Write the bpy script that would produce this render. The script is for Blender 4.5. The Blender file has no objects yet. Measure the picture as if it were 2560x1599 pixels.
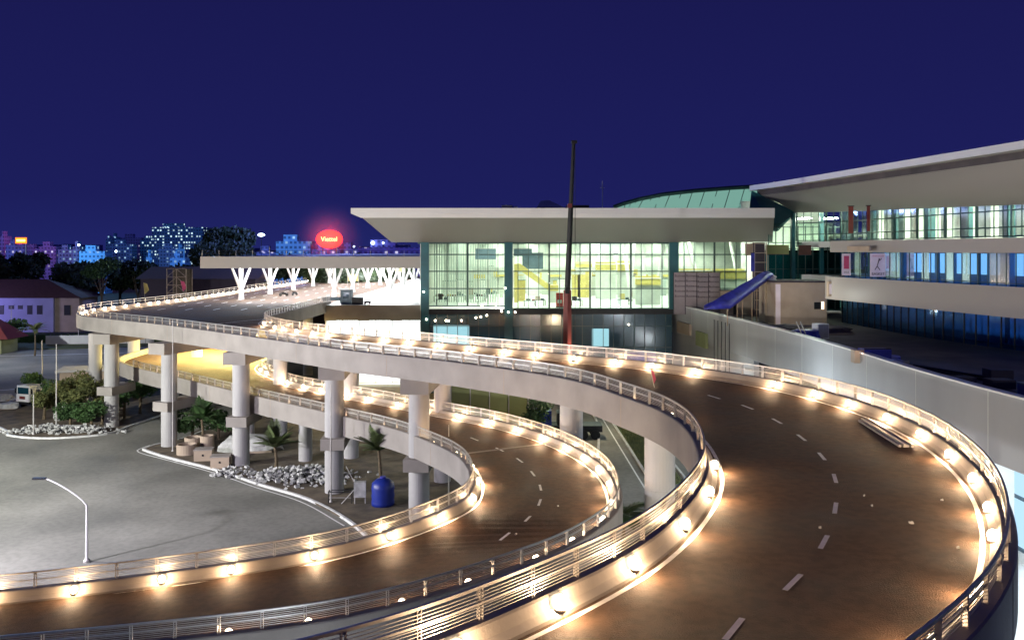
import bpy, math, random
from mathutils import Vector, Matrix
from mathutils.geometry import tessellate_polygon
random.seed(7)
PI = math.pi
sc = bpy.context.scene
COL = sc.collection
H, F, HZ, CX = 22.0, 2125.0, 625.0, 1280.0     # camera height, focal length and horizon used when measuring the photograph

def P(nx, ny, h):                               # measured point at h metres below the camera -> ground plan
    Y = h*F/(ny-HZ); return ((nx-CX)*Y/F, Y)
def PY(nx, ny, Y):                              # measured point at distance Y
    return ((nx-CX)*Y/F, Y, H-(ny-HZ)*Y/F)
D = 2560/2421.0

# ------------------------------------------------------------------ materials
def nt(name):
    m = bpy.data.materials.new(name); m.use_nodes = True
    t = m.node_tree; t.nodes.clear()
    o = t.nodes.new('ShaderNodeOutputMaterial')
    return m, t, o
def pbr(name, col, rough=0.6, metal=0.0, var=0.0, scale=1.0, bump=0.0, col2=None, detail=6, spec=0.5, stretch=None, rvar=0.0, bscale=None, fine=None):
    m, t, o = nt(name)
    b = t.nodes.new('ShaderNodeBsdfPrincipled')
    b.inputs['Base Color'].default_value = (*col, 1); b.inputs['Roughness'].default_value = rough
    b.inputs['Metallic'].default_value = metal; b.inputs['Specular IOR Level'].default_value = spec
    t.links.new(b.outputs[0], o.inputs[0])
    if var or col2 or bump or rvar:
        g = t.nodes.new('ShaderNodeNewGeometry')
        mp = t.nodes.new('ShaderNodeMapping'); t.links.new(g.outputs['Position'], mp.inputs[0])
        if stretch: mp.inputs['Scale'].default_value = stretch
        n = t.nodes.new('ShaderNodeTexNoise'); n.inputs['Scale'].default_value = scale; n.inputs['Detail'].default_value = detail
        t.links.new(mp.outputs[0], n.inputs['Vector'])
        r = t.nodes.new('ShaderNodeValToRGB')
        c2 = col2 if col2 else tuple(c*(1-var) for c in col)
        r.color_ramp.elements[0].position = .33; r.color_ramp.elements[0].color = (*c2, 1)
        r.color_ramp.elements[1].position = .67; r.color_ramp.elements[1].color = (*col, 1)
        t.links.new(n.outputs[0], r.inputs[0])
        if fine:
            n3 = t.nodes.new('ShaderNodeTexNoise'); n3.inputs['Scale'].default_value = fine[0]; n3.inputs['Detail'].default_value = 5
            t.links.new(g.outputs['Position'], n3.inputs['Vector'])
            r3 = t.nodes.new('ShaderNodeValToRGB'); q = 1-fine[1]
            r3.color_ramp.elements[0].position = .38; r3.color_ramp.elements[0].color = (q, q, q, 1); r3.color_ramp.elements[1].position = .58
            t.links.new(n3.outputs[0], r3.inputs[0])
            mm = t.nodes.new('ShaderNodeMix'); mm.data_type = 'RGBA'; mm.blend_type = 'MULTIPLY'; mm.inputs[0].default_value = 1
            t.links.new(r.outputs[0], mm.inputs[6]); t.links.new(r3.outputs[0], mm.inputs[7]); t.links.new(mm.outputs[2], b.inputs['Base Color'])
        else:
            t.links.new(r.outputs[0], b.inputs['Base Color'])
        if rvar:
            mr = t.nodes.new('ShaderNodeMapRange'); mr.inputs[1].default_value = .3; mr.inputs[2].default_value = .7
            mr.inputs[3].default_value = rough-rvar; mr.inputs[4].default_value = rough+rvar
            t.links.new(n.outputs[0], mr.inputs[0]); t.links.new(mr.outputs[0], b.inputs['Roughness'])
        if bump:
            n2 = t.nodes.new('ShaderNodeTexNoise'); n2.inputs['Scale'].default_value = bscale or scale*8; n2.inputs['Detail'].default_value = 4
            t.links.new(g.outputs['Position'], n2.inputs['Vector'])
            bp = t.nodes.new('ShaderNodeBump'); bp.inputs['Strength'].default_value = bump; bp.inputs['Distance'].default_value = 0.05
            t.links.new(n2.outputs[0], bp.inputs['Height']); t.links.new(bp.outputs[0], b.inputs['Normal'])
    return m
def emis(name, col, st, sample=True):
    m, t, o = nt(name)
    e = t.nodes.new('ShaderNodeEmission'); e.inputs[0].default_value = (*col, 1); e.inputs[1].default_value = st
    t.links.new(e.outputs[0], o.inputs[0])
    if not sample: m.cycles.emission_sampling = 'NONE'
    return m
def glassm(name, tint, gl=0.05, rough=0.12):
    m, t, o = nt(name)
    tr = t.nodes.new('ShaderNodeBsdfTransparent'); tr.inputs[0].default_value = (*tint, 1)
    gs = t.nodes.new('ShaderNodeBsdfGlossy'); gs.inputs[0].default_value = (.8, .9, .95, 1); gs.inputs[1].default_value = rough
    fr = t.nodes.new('ShaderNodeFresnel'); fr.inputs[0].default_value = 1.35
    ad = t.nodes.new('ShaderNodeMath'); ad.operation = 'MULTIPLY_ADD'; ad.inputs[1].default_value = .8; ad.inputs[2].default_value = gl*.3
    mx = t.nodes.new('ShaderNodeMixShader')
    t.links.new(fr.outputs[0], ad.inputs[0]); t.links.new(ad.outputs[0], mx.inputs[0])
    t.links.new(tr.outputs[0], mx.inputs[1]); t.links.new(gs.outputs[0], mx.inputs[2]); t.links.new(mx.outputs[0], o.inputs[0])
    return m
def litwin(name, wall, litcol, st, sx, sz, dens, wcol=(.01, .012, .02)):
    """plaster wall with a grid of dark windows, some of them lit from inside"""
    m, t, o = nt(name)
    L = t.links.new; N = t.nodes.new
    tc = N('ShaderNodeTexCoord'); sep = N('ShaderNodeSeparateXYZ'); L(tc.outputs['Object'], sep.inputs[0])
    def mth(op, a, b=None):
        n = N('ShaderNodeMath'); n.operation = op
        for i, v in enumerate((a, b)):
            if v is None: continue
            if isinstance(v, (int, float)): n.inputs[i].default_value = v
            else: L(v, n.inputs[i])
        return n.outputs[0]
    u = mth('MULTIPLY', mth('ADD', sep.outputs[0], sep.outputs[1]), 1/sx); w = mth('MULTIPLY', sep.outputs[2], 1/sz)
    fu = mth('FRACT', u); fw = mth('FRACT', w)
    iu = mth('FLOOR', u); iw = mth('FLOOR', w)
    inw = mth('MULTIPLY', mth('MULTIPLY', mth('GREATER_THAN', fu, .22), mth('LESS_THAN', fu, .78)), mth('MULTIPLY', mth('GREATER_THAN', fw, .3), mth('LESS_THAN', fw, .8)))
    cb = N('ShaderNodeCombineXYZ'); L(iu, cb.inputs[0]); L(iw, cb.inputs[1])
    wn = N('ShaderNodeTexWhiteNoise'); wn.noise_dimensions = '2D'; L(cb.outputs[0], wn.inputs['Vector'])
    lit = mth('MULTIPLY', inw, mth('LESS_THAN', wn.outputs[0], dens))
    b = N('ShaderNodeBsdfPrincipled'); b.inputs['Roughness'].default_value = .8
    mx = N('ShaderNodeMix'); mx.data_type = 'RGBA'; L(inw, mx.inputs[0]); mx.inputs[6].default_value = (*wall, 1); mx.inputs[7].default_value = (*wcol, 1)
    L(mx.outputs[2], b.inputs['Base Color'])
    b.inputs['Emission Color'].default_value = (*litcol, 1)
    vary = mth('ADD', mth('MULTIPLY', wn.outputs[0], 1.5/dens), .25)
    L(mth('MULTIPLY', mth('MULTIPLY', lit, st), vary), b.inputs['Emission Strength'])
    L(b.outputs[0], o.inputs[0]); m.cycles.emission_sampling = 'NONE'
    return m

M = {}
M['conc'] = pbr('concrete_warm', (.33, .30, .27), .8, var=.22, scale=.45, bump=.25, bscale=9)
M['conc2'] = pbr('concrete_pier', (.43, .42, .41), .78, var=.2, scale=.6, bump=.3, bscale=7, stretch=(1, 1, .35))
M['fascia'] = pbr('concrete_fascia', (.29, .25, .225), .82, var=.2, scale=.35, bump=.25, stretch=(1.4, 1.4, .3), bscale=8)
M['wallW'] = pbr('painted_concrete', (.37, .37, .37), .7, var=.14, scale=.22, bump=.1, stretch=(1, 1, .4))
M['asph'] = pbr('asphalt_ramp', (.118, .068, .040), .72, col2=(.054, .032, .020), scale=.30, bump=.9, bscale=22, rvar=.12, spec=.25, detail=11, fine=(2.6, .28))
M['track'] = pbr('tyre_worn_asphalt', (.080, .051, .032), .55, col2=(.043, .028, .019), scale=.30, detail=11, fine=(2.6, .3))
M['asph2'] = pbr('asphalt_ground', (.30, .295, .26), .9, col2=(.17, .17, .15), spec=.25, fine=(2.2, .13), scale=.11, bump=.3, bscale=20, detail=10, rvar=.1)
M['stripe'] = pbr('road_paint', (.86, .86, .84), .5, var=.2, scale=3)
M['kerb'] = pbr('kerb_paint', (.7, .7, .68), .6, var=.3, scale=2)
M['steel'] = pbr('brushed_steel', (.50, .485, .46), .5, metal=.75, var=.15, scale=5)
M['steel2'] = pbr('rail_paint', (.46, .44, .42), .55, metal=.3, var=.1, scale=5)
M['globe'] = emis('lamp_globe', (1, .80, .55), 16, False)
M['globe_far'] = emis('lamp_globe_far', (1, .86, .68), 14, False)
M['housing'] = pbr('lamp_housing', (.35, .33, .3), .4, metal=.7, var=.1, scale=6)
M['dirt'] = pbr('dirt', (.16, .125, .085), .95, col2=(.07, .055, .04), scale=.6, bump=.8, bscale=3, detail=10)
M['rock'] = pbr('white_rubble', (.55, .55, .53), .9, var=.4, scale=2, bump=.5)
M['grass'] = pbr('grass', (.06, .10, .025), .95, col2=(.10, .10, .04), scale=.9, bump=.8, bscale=6)
M['far'] = pbr('far_ground', (.03, .03, .03), .95, col2=(.015, .018, .012), scale=.02)
M['leafA'] = pbr('leaf_dark', (.035, .06, .02), .6, col2=(.015, .03, .012), scale=.6)
M['leafB'] = pbr('leaf_olive', (.15, .16, .05), .6, col2=(.07, .09, .03), scale=1.2)
M['leafC'] = pbr('leaf_green', (.07, .14, .04), .6, col2=(.03, .07, .02), scale=1.2)
M['palm'] = pbr('palm_leaf', (.13, .17, .06), .55, col2=(.07, .10, .04), scale=2)
M['bark'] = pbr('bark', (.16, .12, .07), .9, var=.5, scale=4, bump=.6)
M['white'] = pbr('white_paint', (.78, .78, .76), .5, var=.08, scale=1)
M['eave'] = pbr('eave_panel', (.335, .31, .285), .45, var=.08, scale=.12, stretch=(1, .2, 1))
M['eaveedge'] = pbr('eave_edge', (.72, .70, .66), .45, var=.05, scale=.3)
M['teal'] = pbr('teal_frame', (.02, .11, .13), .35, var=.2, scale=1)
M['mull'] = pbr('mullion', (.05, .09, .085), .4, metal=.3, var=.2, scale=2)
M['glass'] = glassm('curtain_glass', (.84, .93, .87))
M['glassd'] = pbr('dark_spandrel_glass', (.012, .065, .095), .14, var=.4, scale=.15, spec=.6)
M['glassb'] = glassm('blue_glass', (.35, .62, .95))
M['glasst'] = glassm('teal_glass', (.45, .75, .72))
M['floorin'] = pbr('terrazzo', (.62, .66, .62), .35, var=.12, scale=.5)
M['wallin'] = pbr('interior_wall', (.70, .73, .66), .8, var=.25, scale=.5)
M['panelin'] = pbr('interior_rib', (.48, .55, .5), .7, var=.1, scale=1)
M['ceil'] = pbr('ceiling', (.55, .58, .52), .8, var=.1, scale=1)
M['yellow'] = pbr('yellow_panel', (.66, .54, .16), .6, var=.2, scale=1.5)
M['slate'] = pbr('slate_panel', (.10, .15, .19), .6, var=.2, scale=1)
M['red'] = pbr('red_paint', (.17, .02, .016), .5, var=.25, scale=1.5)
M['redcase'] = pbr('red_case', (.6, .02, .02), .5, var=.1, scale=2)
M['dark'] = pbr('dark_metal', (.02, .02, .022), .5, metal=.4, var=.3, scale=2)
M['black'] = pbr('rubber', (.012, .012, .012), .8, var=.2, scale=4)
M['bluetarp'] = pbr('blue_tarp', (.035, .04, .42), .45, var=.45, scale=1.2, bump=.8, bscale=3)
M['bluetank'] = pbr('blue_tank', (.012, .03, .26), .4, var=.15, scale=1.5)
M['mauve'] = pbr('house_wall', (.34, .34, .50), .85, var=.12, scale=.4)
M['rooft'] = pbr('roof_tile', (.09, .04, .032), .85, var=.35, scale=1.2, stretch=(1, 4, 1))
M['roofr'] = pbr('red_roof', (.14, .018, .016), .7, var=.2, scale=1)
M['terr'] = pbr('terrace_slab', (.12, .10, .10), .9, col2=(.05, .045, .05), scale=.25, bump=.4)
M['beige'] = pbr('beige_wall', (.42, .33, .25), .85, var=.2, scale=.5)
M['hoard'] = pbr('hoarding', (.30, .25, .26), .8, var=.15, scale=.6)
M['olive'] = pbr('olive_panel', (.22, .24, .10), .75, var=.2, scale=.4)
M['scaf'] = pbr('scaffold', (.45, .33, .22), .6, metal=.3, var=.3, scale=2)
M['ink'] = pbr('ink', (.05, .035, .05), .8, var=.2, scale=3)
M['pinkink'] = pbr('pink_ink', (.62, .08, .18), .7, var=.3, scale=2)
M['banner'] = pbr('banner_cloth', (.75, .66, .72), .7, var=.1, scale=1)
M['stripin'] = emis('ceiling_light', (1.0, 1.0, .90), 58)
M['stripwing'] = emis('ceiling_light_wing', (.94, 1.0, .84), 90)
M['stripblue'] = emis('blue_light', (.06, .32, 1.0), 60)
M['stripwhite'] = emis('white_light', (.85, .93, 1.0), 9)
M['bluewin'] = emis('lit_blue_window', (.50, .78, 1.0), 1.0)
M['signred'] = emis('neon_red', (1.0, .02, .015), 5.5)
M['signtext'] = emis('neon_yellow', (1.0, .75, .25), 3.2, False)
M['beacon'] = emis('far_light', (.55, .72, 1.0), 10, False)
M['lantern'] = emis('lit_skylight_glass', (.30, .62, .52), .55, False)
M['orange'] = emis('orange_sign', (1.0, .16, .01), 3, False)
M['orangeT'] = emis('orange_text', (1.0, .6, .15), 4, False)
M['rufous'] = emis('lit_window_warm', (1.0, .75, .5), 2.5, False)
M['stripblue2'] = emis('blue_light_low', (.06, .32, 1.0), 160)
M['canopyl'] = emis('canopy_light', (.93, .95, 1.0), 85)

# ------------------------------------------------------------------ mesh builder
class MB:
    def __init__(s): s.v = []; s.f = []
    def add(s, vs, fs):
        o = len(s.v); s.v += [tuple(p) for p in vs]; s.f += [tuple(i+o for i in f) for f in fs]; return s
    def box(s, x0, x1, y0, y1, z0, z1):
        return s.add([(x0,y0,z0),(x1,y0,z0),(x1,y1,z0),(x0,y1,z0),(x0,y0,z1),(x1,y0,z1),(x1,y1,z1),(x0,y1,z1)],
                     [(0,3,2,1),(4,5,6,7),(0,1,5,4),(1,2,6,5),(2,3,7,6),(3,0,4,7)])
    def obox(s, c, sz, rz=0, tilt=None):
        R = Matrix.Rotation(rz, 3, 'Z')
        if tilt is not None: R = R @ Matrix.Rotation(tilt[0], 3, 'X') @ Matrix.Rotation(tilt[1], 3, 'Y')
        vs = [Vector(c)+R@Vector((sx*sz[0]/2, sy*sz[1]/2, q*sz[2]/2)) for q in (-1,1) for sx, sy in ((-1,-1),(1,-1),(1,1),(-1,1))]
        return s.add(vs, [(0,3,2,1),(4,5,6,7),(0,1,5,4),(1,2,6,5),(2,3,7,6),(3,0,4,7)])
    def tube(s, a, b, r, n=8, r2=None, cap=True):
        a = Vector(a); b = Vector(b); d = (b-a)
        if d.length < 1e-6: return s
        d.normalize(); r2 = r if r2 is None else r2
        u = d.orthogonal().normalized() if abs(d.z) < .99 else Vector((1,0,0)); w = d.cross(u)
        vs = []
        for c, rr in ((a, r), (b, r2)):
            for i in range(n):
                t = 2*PI*i/n; vs.append(c+(u*math.cos(t)+w*math.sin(t))*rr)
        fs = [(i, (i+1) % n, n+(i+1) % n, n+i) for i in range(n)]
        if cap: fs += [tuple(range(n-1,-1,-1)), tuple(range(n, 2*n))]
        return s.add(vs, fs)
    def lathe(s, c, prof, n=16):
        c = Vector(c); o = []
        for r, z in prof:
            for i in range(n): t = 2*PI*i/n; o.append(c+Vector((r*math.cos(t), r*math.sin(t), z)))
        fs = []
        for k in range(len(prof)-1):
            for i in range(n): fs.append((k*n+i, k*n+(i+1) % n, (k+1)*n+(i+1) % n, (k+1)*n+i))
        fs += [tuple(range(n-1,-1,-1)), tuple(range((len(prof)-1)*n, len(prof)*n))]
        return s.add(o, fs)
    def poly(s, pts, top, bot):
        """closed prism over a plan outline; pts (x,y[,dz])"""
        p3 = [Vector((p[0], p[1], 0)) for p in pts]
        tri = tessellate_polygon([p3]); n = len(pts)
        A = sum(p3[i].x*p3[(i+1) % n].y-p3[(i+1) % n].x*p3[i].y for i in range(n))
        dz = [p[2] if len(p) > 2 else 0 for p in pts]
        vs = [(p[0], p[1], top+d) for p, d in zip(pts, dz)]
        fs = []
        for t in tri:
            a, b, c = [p3[i] for i in t]
            if (b-a).cross(c-a).z < 0: t = (t[0], t[2], t[1])
            fs.append(tuple(t))
        if bot is not None:
            vs += [(p[0], p[1], bot+d) for p, d in zip(pts, dz)]
            fs += [tuple(i+n for i in reversed(f)) for f in list(fs)]
            for i in range(n):
                j = (i+1) % n; f = (i, i+n, j+n, j); fs.append(f if A > 0 else f[::-1])
        return s.add(vs, fs)
    def sweep(s, path, prof, closed=False, cap=True):
        """prof: (u,dz) ring, u to the right of travel"""
        n = len(path); k = len(prof); vs = []
        for i, p in enumerate(path):
            nx, ny = normal(path, i)
            for u, dz in prof: vs.append((p[0]+nx*u, p[1]+ny*u, p[2]+dz))
        fs = [(i*k+j, i*k+(j+1) % k, (i+1)*k+(j+1) % k, (i+1)*k+j) for i in range(n-1) for j in range(k)]
        if cap: fs += [tuple(range(k-1,-1,-1)), tuple(range((n-1)*k, n*k))]
        return s.add(vs, fs)
    def build(s, name, mat, parent=None, smooth=False, loc=None):
        me = bpy.data.meshes.new(name)
        v = s.v
        if loc is not None: v = [(a-loc[0], b-loc[1], c-loc[2]) for a, b, c in v]
        me.from_pydata(v, [], s.f); me.update()
        import bmesh
        bm = bmesh.new(); bm.from_mesh(me); bmesh.ops.recalc_face_normals(bm, faces=bm.faces); bm.to_mesh(me); bm.free()
        me.materials.append(M[mat] if isinstance(mat, str) else mat)
        if smooth:
            for p in me.polygons: p.use_smooth = True
        o = bpy.data.objects.new(name, me); COL.objects.link(o)
        if loc is not None: o.location = loc
        if parent: o.parent = parent
        return o
def normal(path, i):                         # unit vector to the right of travel
    a = path[max(0, i-1)]; b = path[min(len(path)-1, i+1)]
    dx, dy = b[0]-a[0], b[1]-a[1]; L = math.hypot(dx, dy) or 1
    return dy/L, -dx/L
def smooth(pts, step=1.0):
    pts = [tuple(p) if len(p) > 2 else (p[0], p[1], 0.0) for p in pts]
    q = [pts[0]]+pts+[pts[-1]]; out = []
    for i in range(1, len(q)-2):
        p0, p1, p2, p3 = [Vector(a) for a in q[i-1:i+3]]
        L = (p2-p1).length; n = max(1, int(L/step+.5))
        # centripetal-ish via Hermite tangents scaled by segment length
        l0 = max((p1-p0).length, 1e-3); l2 = max((p3-p2).length, 1e-3)
        m1 = ((p1-p0)/l0+(p2-p1)/L)*.5*L if l0 > 1e-2 else (p2-p1)
        m2 = ((p2-p1)/L+(p3-p2)/l2)*.5*L if l2 > 1e-2 else (p2-p1)
        for k in range(n):
            t = k/n; t2 = t*t; t3 = t2*t
            out.append(tuple(p1*(2*t3-3*t2+1)+m1*(t3-2*t2+t)+p2*(-2*t3+3*t2)+m2*(t3-t2)))
    out.append(pts[-1]); return out
def relax(path, it=12):
    p = [list(a) for a in path]
    for _ in range(it):
        q = [list(a) for a in p]
        for i in range(1, len(p)-1):
            for k in (0, 1): q[i][k] = (p[i-1][k]+2*p[i][k]+p[i+1][k])/4
        p = q
    return [tuple(a) for a in p]
def resample(path, step):
    out = [path[0]]; acc = 0
    for i in range(1, len(path)):
        a = Vector(path[i-1]); b = Vector(path[i]); L = (b-a).length; 
        while acc+L >= step:
            t = (step-acc)/L; a = a.lerp(b, t); out.append(tuple(a)); L = (b-a).length; acc = 0
        acc += L
    return out
def offs(path, u, dz=0):
    return [(p[0]+normal(path, i)[0]*u, p[1]+normal(path, i)[1]*u, p[2]+dz) for i, p in enumerate(path)]

def tag(o, label=None, cat=None, group=None, kind=None):
    if label: o['label'] = label
    if cat: o['category'] = cat
    if group: o['group'] = group
    if kind: o['kind'] = kind
    return o
def thing(name, label, cat, loc=(0,0,0), group=None, rz=0):
    o = bpy.data.objects.new(name, None); COL.objects.link(o); o.location = loc; o.rotation_euler.z = rz
    o.empty_display_size = .2
    return tag(o, label, cat, group)
def copy_tree(o, parent=None):
    c = o.copy(); COL.objects.link(c); c.parent = parent
    for ch in list(o.children): copy_tree(ch, c)
    return c
def setloc(o, loc, rz=0): o.location = loc; o.rotation_euler.z = rz; return o
def text(name, body, size, mat, loc, rot=(PI/2, 0, 0), parent=None, ext=.02, sx=1):
    c = bpy.data.curves.new(name, 'FONT'); c.body = body; c.size = size; c.extrude = ext; c.align_x = 'CENTER'; c.align_y = 'CENTER'
    t = bpy.data.objects.new('tmp', c); COL.objects.link(t)
    bpy.context.view_layer.update()
    me = bpy.data.meshes.new_from_object(t.evaluated_get(bpy.context.evaluated_depsgraph_get()))
    bpy.data.objects.remove(t); me.materials.clear(); me.materials.append(M[mat])
    o = bpy.data.objects.new(name, me); COL.objects.link(o); o.location = loc; o.rotation_euler = rot; o.scale = (sx, 1, 1)
    if parent: o.parent = parent
    return o
def light(kind, loc, energy, col, parent=None, rad=.1, rot=None, size=None, spot=None, blend=.5, name='lamp_or_fill_light'):
    l = bpy.data.lights.new(name, kind); l.energy = energy; l.color = col
    if kind in ('POINT', 'SPOT'): l.shadow_soft_size = rad
    if kind == 'AREA':
        l.shape = 'RECTANGLE'; l.size, l.size_y = size
    if kind == 'SPOT': l.spot_size = spot; l.spot_blend = blend
    o = bpy.data.objects.new(name, l); COL.objects.link(o); o.location = loc
    if rot is not None: o.rotation_euler = rot
    if parent: o.parent = parent
    return o
def aim(o, tgt):
    d = Vector(tgt)-Vector(o.location); o.rotation_euler = d.to_track_quat('-Z', 'Y').to_euler(); return o
ORD = ['first','second','third','fourth','fifth','sixth','seventh','eighth','ninth','tenth','eleventh','twelfth','thirteenth','fourteenth','fifteenth','sixteenth','seventeenth','eighteenth','nineteenth','twentieth']
def ordn(i):
    if i < 20: return ORD[i]
    n = i+1
    suf = 'th' if 10 <= n % 100 <= 20 else {1:'st',2:'nd',3:'rd'}.get(n % 10, 'th')
    return f'{n}{suf}'

# ------------------------------------------------------------------ camera, world, render
cam = bpy.data.objects.new('camera', bpy.data.cameras.new('camera')); COL.objects.link(cam); sc.camera = cam
cam.location = (0, 0, H); cam.rotation_euler = (PI/2, 0, 0)
cam.data.sensor_width = 36; cam.data.lens = 36*F/2560; cam.data.shift_y = -(799.5-HZ)/2560
cam.data.clip_start = .3; cam.data.clip_end = 6000
w = bpy.data.worlds.new('World'); sc.world = w; w.use_nodes = True
t = w.node_tree; t.nodes.clear()
wo = t.nodes.new('ShaderNodeOutputWorld'); bg = t.nodes.new('ShaderNodeBackground')
tc = t.nodes.new('ShaderNodeTexCoord'); sp = t.nodes.new('ShaderNodeSeparateXYZ'); rp = t.nodes.new('ShaderNodeValToRGB')
t.links.new(tc.outputs['Generated'], sp.inputs[0]); t.links.new(sp.outputs[2], rp.inputs[0]); t.links.new(rp.outputs[0], bg.inputs[0])
e = rp.color_ramp.elements
e[0].position = 0; e[0].color = (.0130, .0165, .118, 1)
e[1].position = .30; e[1].color = (.0088, .0088, .072, 1)
x = e.new(.06); x.color = (.0108, .0120, .095, 1)
bg.inputs[1].default_value = 1.0
t.links.new(bg.outputs[0], wo.inputs[0])
sc.view_settings.view_transform = 'Standard'; sc.view_settings.look = 'None'; sc.view_settings.gamma = 1; sc.view_settings.exposure = .15
sc.render.engine = 'CYCLES'
cy = sc.cycles
cy.use_denoising = True; cy.max_bounces = 6; cy.diffuse_bounces = 3; cy.glossy_bounces = 3; cy.transparent_max_bounces = 12
cy.sample_clamp_indirect = 4; cy.caustics_reflective = False; cy.caustics_refractive = False
try: cy.use_light_tree = True
except Exception: pass

# ------------------------------------------------------------------ ground
tag(MB().box(-3000, 3000, -200, 5000, -.6, -.012).build('ground', 'far'), kind='structure')
g = MB().poly([(-140,20),(60,20),(60,140),(-30,205),(-140,205)], 0, -.4)
tag(g.build('road', 'asph2'), kind='structure')

# ------------------------------------------------------------------ ramp outlines (plan measured from the photograph)
ZU, ZL = 13.0, 6.45
hr, hl = H-ZU-1.3, H-ZU-.4
UA = [(-57,290),(-57.5,200),(-58.6,141),(-60.4,128),(-60.2,119),(-56,110.5)]
UA += [P(*p, hr) for p in [(301,784),(407,794),(580,815),(696,830),(760,838),(902,856),(1065,871),(1227,890),(1325,902),(1422,917),(1500,936),(1560,957),(1633,978),(1716,1020),(1758,1082),(1763,1134),(1700,1215),(1599,1295),(1435,1373),(1300,1425),(1052,1526),(775,1599)]]
UA += [(-9,14.4),(-16,12.4)]
UA = relax(smooth([(a, b, ZU) for a, b in UA], .8), 10)
UB = [(-31,290),(-31,200),(-31,141),(-31.4,118),(-31.6,109),(-31,104.3),(-29.6,101.0)]
UB += [P(*p, hl) for p in [(683,817),(707,821),(738,827),(781,832),(830,837),(889,842),(955,848),(1023,854),(1094,861)]]
lampUB_px = [(1110,820),(1190,829),(1272,836),(1355,845),(1450,853),(1547,862),(1643,876),(1832,905),(1922,927),(2013,951),(2098,984),(2178,1021),(2246,1070),(2303,1126),(2340,1195),(2325,1385)]
UB += [P(a*D, b*D, hl) for a, b in lampUB_px[1:]]
UB += [(7.6,17.1),(2.5,13),(-4,9.5),(-12,7)]
UB = relax(smooth([(a, b, ZU) for a, b in UB], .8), 14)
UB = offs(UB, -.42)          # lamp line -> rail line (outwards = left of travel)
hrl, hll = H-ZL-1.3, H-ZL-.4
def zl(x, after): return ZL-(.062*max(0, -x+2) if after else 0)
LA = [(-54.5,290),(-55,150),(-55.6,128),(-54.5,117.5),(-49,110)]
LA += [P(*p, hrl) for p in [(446,926),(580,957),(649,972),(773,999),(881,1023),(994,1049),(1083,1081),(1150,1112),(1180,1149),(1183,1180),(1165,1213),(1120,1239)]]
LA = [(a, b, ZL) for a, b in LA]+[(a, b, zl(a, 1)) for a, b in [(-9,45.6),(-16,43.2),(-24,41.8),(-34,41),(-48,41)]]
LA = relax(smooth(LA, .8), 8)
LB = [(-34,290),(-34,150),(-34.2,124),(-34.2,116),(-33.6,111.5)]
lampLB_px = [(615,873),(628,880),(650,887),(677,903),(714,912),(760,920),(816,933),(873,941),(937,954),(1005,967),(1080,982),(1155,995),(1222,1013),(1282,1032),(1335,1054),(1381,1079),(1417,1106),(1440,1140)]
LB += [P(a*D, b*D, hll) for a, b in lampLB_px]
LB += [P(1528, 1235, hrl), P(1432, 1307, hrl), P(1348, 1346, hrl), P(1280, 1371, hrl)]
LB = [(a, b, ZL) for a, b in LB]+[(a, b, zl(a, 1)) for a, b in [(-7.1,36.6),(-12.7,35.6),(-21,34.9),(-30,34.6),(-48,34.6)]]
LB = relax(smooth(LB, .8), 10)
LB = offs(LB, -.42)

def ramp(name, label, A, B, zt, nA, nB, extra=None):
    root = thing(name, label, 'ramp', (0,0,0))
    out = offs(A, -.1)+offs(B, .1)[::-1]
    # edge strips keep the outer faces; slab sits a little inside them
    MB().poly([(p[0], p[1], p[2]-zt) for p in offs(A, -.15)+offs(B, .15)[::-1]], zt-.012, zt-1.15).build('deck', 'fascia', root)
    MB().poly([(p[0], p[1], p[2]-zt) for p in offs(A, -.3)+offs(B, .3)[::-1]], zt, zt-.01).build('road_surface', 'asph', root)
    pr = [(.24,-1.25),(.24,.50),(.19,.55),(-.17,.55),(-.22,.50),(-.30,.22),(-.48,.10),(-.48,-.005),(-.10,-.005),(-.10,-1.25)]
    MB().sweep(A[nA:], pr).build('parapet', 'conc', root)
    MB().sweep(B[nB:], [(-u, z) for u, z in pr]).build('parapet', 'conc', root)
    s = [(-.75,0),(-.60,0),(-.60,.006),(-.75,.006)]
    MB().sweep(offs(A[nA:], 0, .002), s).build('edge_line', 'stripe', root)
    MB().sweep(offs(B[nB:], 0, .002), [(-u, z) for u, z in s]).build('edge_line', 'stripe', root)
    return root
nUB = next(i for i, p in enumerate(UB) if p[1] < 143)
nLB = next(i for i, p in enumerate(LB) if p[1] < 175)
U = ramp('elevated_ramp', 'upper concrete ramp sweeping in a wide lamp-lit curve to the terminal departures level', UA, UB, ZU, 0, nUB)
Lr = ramp('elevated_ramp', 'lower concrete ramp curving inside the loop and below the upper ramp', LA, LB, ZL, 0, nLB)

# expansion joints
def near(path, q): return min(range(len(path)), key=lambda i: (path[i][0]-q[0])**2+(path[i][1]-q[1])**2)
def fjoints(A, par, step=13, s=1):
    for q in resample(A, step)[1:-1]:
        i = near(A, q); n = normal(A, i); p = A[i]
        MB().obox((p[0]+n[0]*.243*s, p[1]+n[1]*.243*s, p[2]-.35), (.012, .04, 1.75), math.atan2(n[1], n[0])).build('segment_joint', 'beige', par)
fjoints(UA[60:], U); fjoints(UB[nUB:], U, s=-1); fjoints(LA[60:], Lr); fjoints(LB[nLB:], Lr, s=-1)
def joint(A, B, i, j, par, zt):
    a = Vector(A[i]); b = Vector(B[j]); d = (b-a); L = d.length-1.1; c = (a+b)/2
    MB().obox((c.x, c.y, c.z+.006), (L, .35, .012), math.atan2(d.y, d.x)).build('expansion_joint', 'conc', par)
joint(LA, LB, near(LA, (-4,65)), near(LB, (1.5,68)), Lr, ZL)
joint(UA, UB, near(UA, (-18,77)), near(UB, (-14,84)), U, ZU)
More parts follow.
